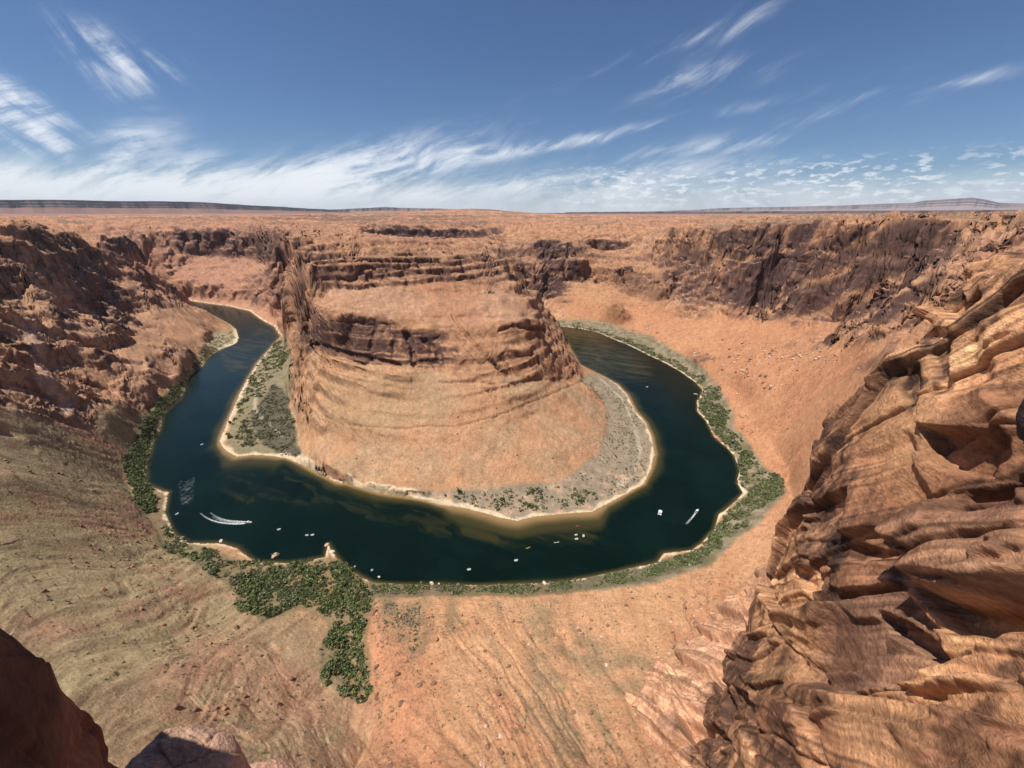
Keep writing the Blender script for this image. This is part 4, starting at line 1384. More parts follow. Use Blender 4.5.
sculpt = [  # (ring, soft edge, metres outwards): ledges, blocks, hollows and cracks
    ([(905, 548), (940, 522), (985, 508), (1060, 500), (1090, 590), (1040, 600), (985, 602), (935, 588)], 10, 4.0),
    ([(918, 590), (940, 600), (985, 607), (1070, 603), (1080, 618), (1040, 622), (990, 632), (945, 622)], 5, -4.2),
    ([(930, 432), (985, 436), (1012, 430), (1010, 452), (990, 474), (955, 470), (935, 455)], 5, -4.0),
    ([(925, 400), (1000, 395), (1030, 425), (1000, 434), (930, 430)], 12, 1.8),
    ([(970, 500), (1000, 490), (1040, 485), (1050, 505), (990, 522)], 5, -3.0),
    ([(785, 568), (812, 560), (822, 580), (800, 588)], 4, -2.2),
    ([(835, 540), (858, 548), (850, 560), (832, 552)], 4, -1.8),
    ([(875, 612), (900, 620), (928, 645), (925, 655), (900, 640), (880, 626)], 3, -3.0),
    ([(742, 690), (757, 698), (772, 730), (776, 760), (768, 760), (760, 732), (744, 702)], 3, -1.8),
    ([(830, 600), (900, 590), (935, 640), (930, 675), (860, 692), (812, 684)], 8, -2.2),
    ([(800, 480), (905, 440), (925, 500), (880, 545), (810, 555)], 12, -1.6),
    ([(905, 330), (925, 318), (938, 330), (916, 352), (900, 352)], 4, -5.0),
    ([(935, 283), (970, 280), (985, 300), (960, 320), (935, 305)], 6, -3.5),
    ([(938, 335), (955, 335), (950, 372), (940, 385), (934, 360)], 4, -1.4), ([(902, 372), (918, 368), (912, 395), (902, 402)], 4, -1.6),
    ([(720, 768), (800, 700), (900, 690), (1024, 640), (1090, 640), (1090, 800), (720, 800)], 16, 2.4),
    ([(1000, 330), (1060, 320), (1060, 420), (1005, 400)], 20, 1.5),
]
dp = dp * (1 + 0.8 * sstep(119 - P[..., 2], 0, 12))
for ring, so, am in sculpt:
    dp = dp + am * patch(ring, so, 0.6)
capf = np.ones((nt, 1)); capf[:capn, 0] = np.linspace(0.25, 1, capn)
P = P + Nn * (dp * capf)[..., None]
Nn = grid_normals(P)
if (Nn[capn + 200:, ns // 2, 0].mean() * nx[ns // 2] + Nn[capn + 200:, ns // 2, 1].mean() * ny[ns // 2]) < 0:
    Nn = -Nn
lb = bed_tint(P, 1.25, 31)
big = fbm3(P[..., 0] / 26, P[..., 1] / 26, P[..., 2] / 26, 4, 51)
stz = P[..., 2] / 26 + 0.6 * big
strk = fbm3(P[..., 0] / 2.6, P[..., 1] / 2.6, P[..., 2] / 26, 4, 55)
c = mixc(np.broadcast_to(C(.54, .29, .152), P.shape), np.broadcast_to(C(.35, .17, .095), P.shape), sstep(big + 0.4 * (hsh_(idc, 11.) - .5), -0.25, 0.35))
low = sstep(240 - P[..., 2], 0, 90)
brown = sstep(strk + 0.8 * big + 0.35 * low, 0.10, 0.50)
c = mixc(c, C(.17, .088, .055), brown * 0.8)
c = mixc(c, C(.245, .13, .085), patch([(905, 548), (940, 522), (985, 508), (1060, 500), (1090, 590), (1040, 600), (985, 602), (935, 588)], 10) * 0.6)
c = mixc(c, C(.26, .145, .10), patch([(830, 600), (900, 590), (935, 640), (930, 675), (860, 692), (812, 684)], 10) * 0.6)  # camera-facing facet: its weaker light painted as a browner tone
for ring, am in (([(840, 440), (850, 440), (828, 540), (822, 600), (812, 600), (818, 540)], .9), ([(805, 450), (840, 400), (850, 410), (820, 480), (800, 560), (790, 560)], .6),
                 ([(936, 335), (958, 335), (955, 350), (946, 360), (948, 390), (936, 392)], .95), ([(898, 372), (920, 366), (918, 388), (903, 405)], .95),
                 ([(950, 285), (1000, 290), (1010, 320), (985, 332), (955, 322)], .8), ([(1000, 225), (1040, 220), (1040, 300), (1010, 300)], .5),
                 ([(880, 575), (905, 590), (890, 640), (872, 620)], .4), ([(690, 700), (740, 640), (790, 640), (800, 768), (690, 768)], .45)):
    c = mixc(c, C(.085, .05, .04), patch(ring, 7, 1.2) * am * sstep(strk + 0.5 * n2, -0.5, 0.15))
c = mixc(c, C(.51, .29, .18), sstep(109 - P[..., 2], 0, 10) * 0.8)
c = c * (1 + 0.85 * (lb - 0.42) + 0.12 * n2)[..., None]
c = mixc(c, C(.10, .055, .04), np.clip(ck, 0, 1) * 0.5 * (1 - 0.8 * sstep(119 - P[..., 2], 0, 12)))
c = richer(c, 1.04, 1.35, 0.19)
me = mesh_from('canyon_cliff', P.reshape(-1, 3), grid_faces(nt, ns), mat=near_rock, attrs={'tone': np.clip(c, .01, .8).reshape(-1, 3)})
tag(link(bpy.data.objects.new('canyon_cliff', me)), 'fractured orange sandstone cliff filling the right foreground', 'cliff', kind='structure')

# left-hand buttress in its own shade, deepened by a darkened rock colour
CUR = [(-80, 95, 288), (-72.6, 62, 288), (-67.2, 44, 289), (-64.8, 35, 290), (-63.8, 30, 290), (-65.2, 25.5, 291), (-71, 21, 292), (-81, 18, 293), (-96, 17, 294), (-120, 18, 294)]
ns2, nt2 = 420, 420
cx, cy, zt, tx, ty = sheet(CUR, 200, ns2, nt2, None, lambda a: np.where((a < -62) & (a > -78), 1.0, 0.2))
nx, ny = -ty, tx
if nx[ns2 // 2] < 0:
    nx, ny = -nx, -ny
capn2 = 60
tt = np.linspace(0, 1, nt2 - capn2)
P = np.empty((nt2, ns2, 3))
ret = np.linspace(1, 0, capn2, endpoint=False) ** 2 * 30.0
P[:capn2, :, 0] = cx[None] - nx[None] * ret[:, None]; P[:capn2, :, 1] = cy[None] - ny[None] * ret[:, None]; P[:capn2, :, 2] = zt[None] + 0.03 * ret[:, None]
P[capn2:, :, 0] = cx[None]; P[capn2:, :, 1] = cy[None]; P[capn2:, :, 2] = zt[None] + (150 - zt[None]) * tt[:, None] ** 2.0
off = -2.2 * np.clip((P[..., 2] - 279) / 12, 0, 1) ** 1.4
P[..., 0] += nx[None] * off; P[..., 1] += ny[None] * off
Nn = grid_normals(P)
if (Nn[capn2 + 100, ns2 // 2, 0] * nx[ns2 // 2] + Nn[capn2 + 100, ns2 // 2, 1] * ny[ns2 // 2]) < 0:
    Nn = -Nn
dp, lb, n1, n2, idc, ck = facet_rock(P, Nn, 0.42, 61, 0.8)
P = P + Nn * dp[..., None]
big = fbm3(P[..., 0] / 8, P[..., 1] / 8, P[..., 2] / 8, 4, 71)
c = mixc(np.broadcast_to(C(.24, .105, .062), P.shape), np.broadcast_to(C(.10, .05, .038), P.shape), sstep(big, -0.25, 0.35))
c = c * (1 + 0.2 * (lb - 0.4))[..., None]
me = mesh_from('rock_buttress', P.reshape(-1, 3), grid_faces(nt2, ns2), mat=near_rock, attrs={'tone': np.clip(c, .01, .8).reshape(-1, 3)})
tag(link(bpy.data.objects.new('rock_buttress', me)), 'dark shaded rock buttress in the lower left corner', 'cliff', kind='structure')


def knob(name, label, centre, rad, seed, sc, tone, n=260, down=6.0, tilt=0.0):
    """rounded outcrop, its foot running far down the cliff"""
    u = np.linspace(0, 2 * np.pi, n); v = np.linspace(0, np.pi, n)
    U_, V_ = np.meshgrid(u, v)
    ex = 0.75
    sg = lambda a: np.sign(a) * np.abs(a) ** ex
    X = sg(np.cos(U_)) * np.sin(V_) ** ex; Y = sg(np.sin(U_)) * np.sin(V_) ** ex; Zz = np.cos(V_)
    Zz = np.where(Zz < 0, Zz * down, Zz)
    P = np.stack([X * rad[0], Y * rad[1], Zz * rad[2] + tilt * X * rad[0]], -1) + np.array(centre)
    Nn = np.stack([X, Y, np.clip(Zz, -1, 1)], -1)
    Nn /= np.linalg.norm(Nn, axis=2, keepdims=True)
    dp, lb, n1, n2, idc, ck = facet_rock(P, Nn, sc, seed, 0.6)
    dp[:, -1] = dp[:, 0]; dp[0] = dp[0].mean(); dp[-1] = dp[-1].mean()
    P = P + Nn * dp[..., None]
    c = np.broadcast_to(C(*tone), P.shape) * (1 + 0.3 * (lb - 0.4) + 0.2 * n1)[..., None]
    me = mesh_from(name, P.reshape(-1, 3), grid_faces(n, n)[:, ::-1], mat=near_rock, attrs={'tone': np.clip(c, .01, .8).reshape(-1, 3)})
    return tag(link(bpy.data.objects.new(name, me)), label, 'rock', kind='structure')


a = UR(166, 764, 31.0)
knob('rock_ledge', 'rounded pale red rock ledge at the bottom left', (a[0], a[1], a[2] - 2.6), (3.9, 3.3, 1.9), 83, 0.22, (.43, .265, .18), tilt=-0.25)
a = UR(245, 792, 33.0)
knob('rock_ledge', 'small tip of red rock at the bottom edge', (a[0], a[1], a[2] - 2.6), (4.0, 3.5, 2.0), 85, 0.30, (.44, .25, .17))
a = UR(1052, 408, 5.0)
knob('rock_knob', 'rock knob at the right edge, coloured dark for its shade', (a[0] + 0.25, a[1] - 0.1, a[2]), (0.34, 0.34, 0.50), 87, 0.05, (.06, .04, .035), n=90, down=1.0)  # near-black tone stands in for shade on this rock
print('near cliffs', round(time.time() - T0, 1))

# ------------------------------------------------------------------ far mesas
def mesa(name, label, pts, foot, depth, seed, c_top, c_low, band):
    """table mountain: talus apron, banded cliff, flat top, running along knots of (px, py, range)"""
    base = np.array([UR(*p) for p in pts])
    s_ = np.concatenate([[0], np.cumsum(np.hypot(np.diff(base[:, 0]), np.diff(base[:, 1])))])
    n = 700
    t = np.linspace(0, s_[-1], n)
    bx, by, bz = (np.interp(t, s_, base[:, i]) for i in range(3))
    gx, gy = np.gradient(bx), np.gradient(by)
    ln = np.hypot(gx, gy); nx, ny = -gy / ln, gx / ln
    fl = np.where(nx * bx + ny * by > 0, 1.0, -1.0); nx *= fl; ny *= fl       # away from the viewer
    rows = [(-1.0, 0.0), (-0.72, 0.12), (-0.45, 0.30), (-0.28, 0.44), (-0.20, 0.52), (-0.17, 0.62), (-0.13, 0.66), (-0.10, 0.80), (-0.06, 0.84), (-0.02, 1.0), (0.5, 1.0), (2.0, 0.98), (2.6, 0.4), (3.0, 0.0)]
    rr2 = []
    for (a0, b0), (a1, b1) in zip(rows[:-1], rows[1:]):
        for k in range(5):
            rr2.append((a0 + (a1 - a0) * k / 5, b0 + (b1 - b0) * k / 5))
    rr2.append(rows[-1])
    P = np.empty((len(rr2), n, 3)); colr = np.empty((len(rr2), n, 3))
    gully = fbm2(t / (foot * 1.1), t * 0 + seed, 5, seed, ridged=True)
    gully2 = fbm2(t / (foot * 0.3), t * 0 + seed, 4, seed + 5)
    topn = fbm2(t / (foot * 2.0), t * 0, 4, seed + 9)
    for i, (o, h) in enumerate(rr2):
        oo = o * foot * (depth if o > 0 else 1) + (1 - abs(h - .5)) * foot * (0.35 * gully + 0.15 * gully2)
        P[i, :, 0] = bx + nx * oo; P[i, :, 1] = by + ny * oo
        zb = 235.0
        P[i, :, 2] = zb + np.maximum(bz - zb, 2) * h * (1 + 0.07 * topn * (h > .5)) + 12 * gully2 * (h > .1) * (h < .9)
        tt_ = h
        cc = np.array(c_low) + (np.array(c_top) - np.array(c_low)) * min(1, max(0, (tt_ - 0.45) / 0.1))
        if band[0] < h < band[1]:
            cc = cc * 1.35
        colr[i] = cc[None] * (1 + 0.25 * gully2 + 0.25 * gully)[:, None]
    me = mesh_from(name, P.reshape(-1, 3), grid_faces(len(rr2), n), mat=land, smooth=True, attrs={'tone': np.clip(colr, .01, .8).reshape(-1, 3)})
    return tag(link(bpy.data.objects.new(name, me)), label, 'mesa', kind='structure')


mesa('mesa', 'long dark banded mesa on the left horizon',
     [(-420, 201, 16000), (-200, 199, 15500), (0, 199.5, 15000), (60, 200, 15000), (110, 200.5, 15200), (180, 201.5, 15500), (230, 204, 16000), (270, 206, 17000), (310, 208.5, 18500), (350, 210.5, 20000)],
     900, 1.0, 301, (.12, .085, .075), (.20, .11, .085), (.62, .68))
mesa('mesa', 'pale low mesa just behind the butte horizon', [(330, 209.5, 21000), (370, 208, 21000), (385, 207, 21000), (410, 208, 21000), (500, 210, 21000)], 700, 1.0, 305, (.26, .17, .14), (.26, .15, .11), (.6, .7))
mesa('mesa', 'dark low plain rise on the right horizon', [(565, 212.3, 14000), (620, 211.6, 14000), (700, 211.4, 14000), (800, 211.0, 14000), (900, 210.5, 14000), (1024, 209.5, 14000), (1250, 209, 14000)], 900, 2.0, 309, (.10, .07, .065), (.13, .08, .065), (.9, .99))
mesa('mesa', 'blue grey flat mesa on the far right horizon',
     [(640, 211.8, 34000), (690, 210, 34000), (720, 208.2, 34000), (760, 207.2, 34000), (800, 206.5, 34000), (850, 205.2, 34000), (890, 203.4, 34000), (912, 203, 34000), (925, 200.5, 34000), (945, 199.3, 34000), (972, 197.6, 34000),
      (985, 199.5, 34000), (1000, 203, 34000), (1030, 203.5, 34000), (1100, 203.5, 34000), (1300, 205, 34000)], 2200, 1.5, 313, (.20, .15, .14), (.26, .19, .17), (.6, .68))
print('mesas', round(time.time() - T0, 1))

# ------------------------------------------------------------------ plants
def flat_mat(name, colr, rough=0.8, attr=None, var=0.0, metallic=0.0):
    m = bpy.data.materials.new(name)
    m.use_nodes = True
    g = NT(m.node_tree)
    bs = m.node_tree.nodes['Principled BSDF']
    bs.inputs['Roughness'].default_value = rough
    bs.inputs['Metallic'].default_value = metallic
    bs.inputs['Specular IOR Level'].default_value = 0.25
    geo = g.n('ShaderNodeNewGeometry')
    n = g.noise(geo.outputs['Position'], 1.3, 4.0, 0.6)
    v = g.ramp(n, 0.25, 0.75, 1 - var, 1 + var, False)
    if attr:
        at = g.n('ShaderNodeAttribute', attribute_name=attr)
        src = at.outputs['Color']
    else:
        rgb = g.n('ShaderNodeRGB')
        rgb.outputs[0].default_value = (*colr, 1)
        src = rgb.outputs[0]
    sc = g.vm('SCALE', src)
    g.link(v, sc.node.inputs['Scale'])
    g.link(sc, bs.inputs['Base Color'])
    return m


leaf_mat = flat_mat('leaves', (0, 0, 0), 0.75, 'tone', 0.3)


def bush_geo(rg, nq, squash=0.75):
    """leaf clumps scattered through a few uneven lobes; unit radius, foot at z = 0"""
    lobes = rg.normal(size=(5, 3)) * np.array([.42, .42, .22]) + np.array([0, 0, .55])
    lr = rg.uniform(.35, .6, 5)
    k = rg.integers(0, 5, nq)
    d = rg.normal(size=(nq, 3)); d /= np.linalg.norm(d, axis=1, keepdims=True)
    c = lobes[k] + d * (lr[k] * rg.uniform(.45, 1.0, nq) ** .5)[:, None]
    c[:, 2] = np.clip(c[:, 2] * squash, 0.03, None)
    a = d + rg.normal(size=(nq, 3)) * .5
    a /= np.linalg.norm(a, axis=1, keepdims=True)
    b = np.cross(a, rg.normal(size=(nq, 3))); b /= np.linalg.norm(b, axis=1, keepdims=True)
    e = np.cross(a, b)
    s = rg.uniform(.13, .30, nq)[:, None]
    V = np.stack([c - b * s - e * s * .8, c + b * s - e * s * .6, c + b * s * .8 + e * s, c - b * s * .9 + e * s * .7], 1).reshape(-1, 3)
    return V, c


def bush_proto(name, tone, nq, seed):
    rg = np.random.default_rng(seed)
    V, c = bush_geo(rg, nq)
    t = np.array(tone)[None] * rg.uniform(.6, 1.75, (nq, 1)) * (1 + rg.normal(size=(nq, 3)) * .07)
    return mesh_from(name, V, np.arange(nq * 4).reshape(-1, 4), mat=leaf_mat, smooth=False, attrs={'tone': np.repeat(t, 4, 0)})


GRN, DGRN, GRY, OLV = (.100, .128, .042), (.055, .072, .028), (.20, .185, .12), (.145, .145, .065)
PRO = {}
for nm, tn in (('g', GRN), ('d', DGRN), ('y', GRY), ('o', OLV)):
    PRO[nm] = [bush_proto('bush', tn, 110, 400 + i + ord(nm)) for i in range(3)]
TONE = dict(g=GRN, d=DGRN, y=GRY, o=OLV)

# (ring in the photo, share of plants, radius range, tones, label, group)
BZ = [
    ([(232, 572), (300, 566), (345, 562), (372, 590), (366, 625), (362, 655), (374, 688), (364, 704), (324, 680), (316, 650), (330, 622), (300, 602), (266, 622), (246, 612)], 2600, (0.6, 2.6), 'ggdgoo', 'green bush in the dense thicket filling the gully of the near bank', 'bushes of the near thicket'),
    ([(168, 530), (190, 547), (250, 562), (330, 559), (345, 568), (372, 586), (360, 600), (250, 600), (215, 575), (170, 552), (152, 520)], 1200, (0.7, 2.3), 'gogdy', 'green bush in the belt along the stony left shore bend', 'bushes of the left shore bend'),
    ([(205, 346), (220, 352), (203, 366), (186, 390), (178, 404), (160, 420), (150, 452), (146, 480), (160, 510), (150, 515), (128, 490), (122, 460), (140, 425), (165, 395), (190, 370)], 2200, (0.8, 2.6), 'gdgo', 'green tamarisk bush on the far left river bank under the cliff', 'bushes of the left bank'),
    ([(373, 583), (480, 586), (560, 583), (632, 570), (652, 566), (700, 548), (716, 550), (700, 562), (640, 580), (560, 592), (480, 594), (373, 592)], 1300, (0.7, 1.9), 'ogyg', 'low green bush in the thin strip along the near shore', 'bushes of the near shore strip'),
    ([(745, 495), (762, 470), (780, 478), (786, 492), (760, 510), (735, 535), (712, 556), (690, 562), (655, 572), (700, 552), (722, 520)], 1200, (0.8, 2.4), 'gogy', 'green bush on the right bank where the river turns', 'bushes of the right bank turn'),
    ([(697, 402), (706, 388), (722, 384), (722, 400), (730, 425), (745, 450), (762, 465), (745, 492), (738, 470), (736, 456), (716, 437), (706, 420)], 1100, (0.9, 2.7), 'gdgoy', 'green bush on the right bank below the long talus slope', 'bushes of the right bank'),
    ([(600, 330), (640, 344), (680, 364), (705, 380), (702, 388), (680, 372), (640, 352), (600, 336), (570, 326), (575, 323)], 450, (1.5, 3.2), 'oyg', 'grey green bush on the far right bank upstream', 'bushes of the upper right bank'),
    ([(258, 362), (274, 342), (284, 340), (288, 362), (272, 378), (262, 395), (250, 400), (240, 415), (228, 430), (226, 440), (236, 414), (248, 384)], 600, (1.3, 2.8), 'gog', 'green bush along the inner bank left of the butte', 'bushes of the inner left bank'),
    ([(262, 400), (276, 385), (288, 400), (293, 430), (300, 456), (285, 456), (262, 444), (240, 448), (234, 436), (250, 415)], 900, (1.0, 2.2), 'yoyd', 'grey dry bush on the flat left of the butte', 'bushes of the left flat'),
    ([(415, 494), (440, 490), (500, 490), (560, 486), (590, 490), (600, 505), (560, 510), (520, 512), (500, 512), (470, 504)], 260, (0.8, 2.4), 'ogyd', 'olive bush on the pale sand at the foot of the butte', 'bushes at the foot of the butte'),
    ([(583, 384), (608, 408), (608, 430), (598, 460), (560, 486), (600, 500), (640, 480), (650, 450), (640, 420), (620, 395), (596, 378)], 900, (0.5, 1.4), 'yyyo', 'small grey bush on the gravel flat right of the butte', 'bushes of the right flat'),
    ([(384, 602), (416, 602), (420, 625), (412, 655), (396, 640)], 350, (0.4, 1.0), 'yoy', 'small grey bush in the dark patch above the near shore', 'bushes above the near shore'),
    ([(0, 430), (120, 440), (140, 500), (200, 570), (240, 620), (320, 690), (360, 768), (150, 768), (100, 700), (0, 590)], 900, (0.35, 1.0), 'yo', 'small dry shrub on the olive left slope', 'shrubs of the left slope'),
    ([(372, 600), (700, 570), (740, 560), (700, 650), (640, 768), (380, 768)], 600, (0.3, 0.8), 'yo', 'small dry shrub on the orange near slope', 'shrubs of the near slope'),
    ([(196, 350), (215, 335), (232, 331), (236, 340), (214, 350)], 200, (0.9, 1.8), 'oy', 'small olive bush on the sandy spit of the far left bank', 'bushes of the left spit'),
]
rg = np.random.default_rng(77)
cand = []
okz = (TPB > 0.6) & (TP[..., 2] > 0.25)
step3 = np.hypot(np.gradient(TP[..., 0], axis=1), np.gradient(TP[..., 1], axis=1)) * np.hypot(np.gradient(TP[..., 0], axis=0), np.gradient(TP[..., 1], axis=0))
for zi, (ring, cnt, rr0, tones, lab, grp) in enumerate(BZ):
    xs = [p[0] for p in ring]; ys = [p[1] for p in ring]
    k = (TSX > min(xs)) & (TSX < max(xs)) & (TSY > min(ys)) & (TSY < max(ys)) & okz & (TPB < (130 if zi in (12, 13) else 45))
    ii = np.nonzero(k.ravel())[0]
    k2 = inpoly((TSX + 0.8 * WPX).ravel()[ii], (TSY + 0.8 * WPY).ravel()[ii], ring)
    ii = ii[k2]
    if len(ii) < 5:
        continue
    pts = TP.reshape(-1, 3)[ii]
    dens = step3.ravel()[ii] * (0.04 + np.clip(0.45 + 1.9 * fbm2(pts[:, 0] / 18, pts[:, 1] / 18, 3, 301 + zi), 0, 1.5))
    dens /= dens.sum()
    ch = rg.choice(ii, size=min(cnt, len(ii)), replace=False, p=dens) if (dens > 0).sum() > cnt else ii
    p = TP.reshape(-1, 3)[ch]
    s = rr0[0] + (rr0[1] - rr0[0]) * rg.random(len(ch)) ** 2.2
    dd = np.linalg.norm(p - np.array([0, 0, CAMZ]), axis=1)
    for j in range(len(ch)):
        cand.append((s[j] / dd[j], zi, p[j], s[j], tones[rg.integers(0, len(tones))]))
cand.sort(key=lambda q: -q[0])
QUOTA = [74, 34, 34, 22, 28, 28, 12, 14, 14, 12, 6, 4, 0, 0, 4]
WORDS = {'g': 'bright green', 'd': 'dark green', 'y': 'grey', 'o': 'olive'}
# (ring corners are split in two directions; words for far/middle/near and left/middle/right)
def where_word(p, pts):
    """where it stands among its neighbours, as seen from the viewpoint"""
    a = np.array([q[0] for q in pts]); b_ = np.array([q[1] for q in pts])
    fx = (a < p[0]).mean(); fy = (b_ < p[1]).mean()
    v = ('far', 'upper', 'middle', 'lower', 'near')[min(4, int(fy * 5))]
    h_ = ('left', 'centre left', 'centre', 'centre right', 'right')[min(4, int(fx * 5))]
    return v + ' ' + h_


def unique_labels(items, short, noun):
    """items: (px, py, size, colour word); label by size, colour and place within the patch"""
    szs = sorted(q[2] for q in items)
    out = []
    for q in items:
        rk = sum(s_ <= q[2] for s_ in szs) / len(szs)
        sz = 'largest' if q[2] == szs[-1] else 'big' if rk > .66 else 'small' if rk < .33 else 'middling'
        out.append('%s %s %s, %s of %s' % (sz, q[3], noun, where_word(q, items), short))
    for lab in set(out):                                # look-alikes side by side: told apart from left to right
        ix = sorted([i for i, l in enumerate(out) if l == lab], key=lambda i: items[i][0])
        if len(ix) > 1:
            w_ = ('left', 'right') if len(ix) == 2 else ('left', 'middle', 'right') if len(ix) == 3 else None
            if w_:
                for n_, i in enumerate(ix):
                    out[i] = lab + ', ' + w_[n_] + (' of two' if len(ix) == 2 else ' of three')
    return out


SHORT = ['the near gully thicket', 'the left shore belt', 'the left bank', 'the near shore strip', 'the right bank turn', 'the right bank',
         'the upper right bank', "the butte's left bank", 'the grey left flat', 'the sand below the butte', 'the right gravel flat',
         'the dark near patch', '', '', 'the far left spit']
single, rest, cnts = [], [], [0] * len(BZ)
for q in cand:
    if cnts[q[1]] < QUOTA[q[1]]:
        cnts[q[1]] += 1
        single.append(q)
    else:
        rest.append(q)
for zi in range(len(BZ)):
    mine = [q for q in single if q[1] == zi]
    if not mine:
        continue
    it = []
    for q in mine:
        sx_, sy_ = project(np.array(q[2]))
        it.append((float(sx_), float(sy_), q[3], WORDS[q[4]]))
    labs = unique_labels(it, SHORT[zi], 'bush')
    for (_, _, p, s, tn), lab in zip(mine, labs):
        o = bpy.data.objects.new('bush', PRO[tn][rnd.randrange(3)])
        link(o)
        o.location = (p[0], p[1], p[2] - 0.05 * s)
        o.rotation_euler = (0, 0, rnd.uniform(0, 6.28))
        o.scale = (s, s * rnd.uniform(.8, 1.2), s * rnd.uniform(.7, 1.5))
        tag(o, lab, 'bush', BZ[zi][5])
# two lone round bushes one can point at
for px, py, s, lab in ((503, 500, 3.2, 'lone dark round bush on the pale sand, left of the two'), (580, 501.5, 2.9, 'lone dark round bush near the sandy shore curve, right of the two')):
    i = np.argmin((TSX - px) ** 2 + (TSY - py) ** 2 + (TPB > 40) * 1e6)
    p = TP.reshape(-1, 3)[i]
    o = link(bpy.data.objects.new('bush', PRO['d'][0]))
    o.location = (p[0], p[1], p[2] - .1); o.scale = (s, s, s * 1.1)
    tag(o, lab, 'bush')
Vs, Ts = [], []
for _, zi, p, s, tn in rest:
    nq = 34
    V, c = bush_geo(rg, nq)
    V = V * np.array([1.25, 1.25, 1.15]) * s + p
    t = np.array(TONE[tn])[None] * rg.uniform(.6, 1.6, (nq, 1)) * rg.uniform(.7, 1.35)
    Vs.append(V); Ts.append(np.repeat(t, 4, 0))
V = np.concatenate(Vs); t = np.concatenate(Ts)
me = mesh_from('riverside_scrub', V, np.arange(len(V)).reshape(-1, 4), mat=leaf_mat, smooth=False, attrs={'tone': t})
tag(link(bpy.data.objects.new('riverside_scrub', me)), 'mass of green and grey scrub along the river banks', 'scrub', kind='stuff')
print('bushes', len(single), len(rest), round(time.time() - T0, 1))

# ------------------------------------------------------------------ boulders
stone_mat = flat_mat('boulder_stone', (0, 0, 0), 0.9, 'tone', 0.25)


def ico(sub):
    bm = bmesh.new()
    bmesh.ops.create_icosphere(bm, subdivisions=sub, radius=1.0)
    V = np.array([v.co[:] for v in bm.verts]); Fc = np.array([[v.index for v in f.verts] for f in bm.faces])
    bm.free()
    return V, Fc



IV, IF = ico(3)
IV1, IF1 = ico(1)


def boulder_geo(rg, V0):
    V = V0.copy()
    for _ in range(9):                                  # chisel flat facets
        n = rg.normal(size=3); n /= np.linalg.norm(n)
        d = rg.uniform(.55, .9)
        h = V @ n
        V = V - np.clip(h - d, 0, None)[:, None] * n
    V = V * rg.uniform([.8, .8, .5], [1.25, 1.1, .9])
    if len(V0) > 100:
        o = rg.uniform(0, 50)
        V = V * (1 + 0.08 * fbm3(V[:, 0] * 2 + o, V[:, 1] * 2, V[:, 2] * 2, 3, 5))[:, None]
    return V


STN = {'r': (.36, .17, .10), 'p': (.50, .34, .25), 'b': (.20, .11, .075), 'w': (.50, .43, .36)}
BPRO = {k: [mesh_from('boulder', boulder_geo(np.random.default_rng(500 + i + ord(k)), IV), IF, mat=stone_mat, smooth=False,
                      attrs={'tone': np.broadcast_to(np.array(c_), (len(IV), 3)) * (1 + .15 * IV[:, 2:3])}) for i in range(3)] for k, c_ in STN.items()}
RZ = [
    ([(0, 440), (120, 450), (150, 540), (240, 630), (330, 700), (350, 768), (160, 768), (110, 700), (0, 590)], 60, 1600, (0.4, 1.7), 'rbb', 'red brown boulder lying on the olive left slope', 'boulders of the left slope'),
    ([(372, 610), (450, 610), (440, 768), (376, 768)], 25, 500, (0.5, 2.0), 'rb', 'reddish boulder on the orange bank beside the gully thicket', 'boulders beside the gully'),
    ([(450, 610), (700, 590), (720, 620), (640, 740), (600, 768), (440, 768)], 45, 900, (0.4, 1.6), 'rbp', 'brown boulder on the orange fan below the viewpoint', 'boulders of the near fan'),
    ([(720, 340), (860, 352), (870, 372), (800, 470), (740, 430), (720, 380)], 45, 900, (1.0, 3.4), 'rpb', 'pink boulder on the talus slope under the right canyon wall', 'boulders of the right talus'),
    ([(560, 325), (640, 318), (700, 330), (710, 360), (650, 335)], 15, 350, (1.2, 3.5), 'rp', 'small red boulder on the far talus above the upper right bank', 'boulders of the far talus'),
    ([(300, 390), (560, 395), (600, 430), (560, 475), (330, 465)], 15, 400, (0.5, 1.4), 'rb', 'small boulder on the sloping ramp of the butte', 'boulders of the butte ramp'),
]
SWORD = {'r': 'red', 'p': 'pale pink', 'b': 'dark brown', 'w': 'white'}
RSHORT = ['the olive left slope', 'the bank beside the gully', 'the orange fan below', 'the right talus slope', 'the far talus', 'the butte ramp']
Vs, Fs, Ts, off_ = [], [], [], 0
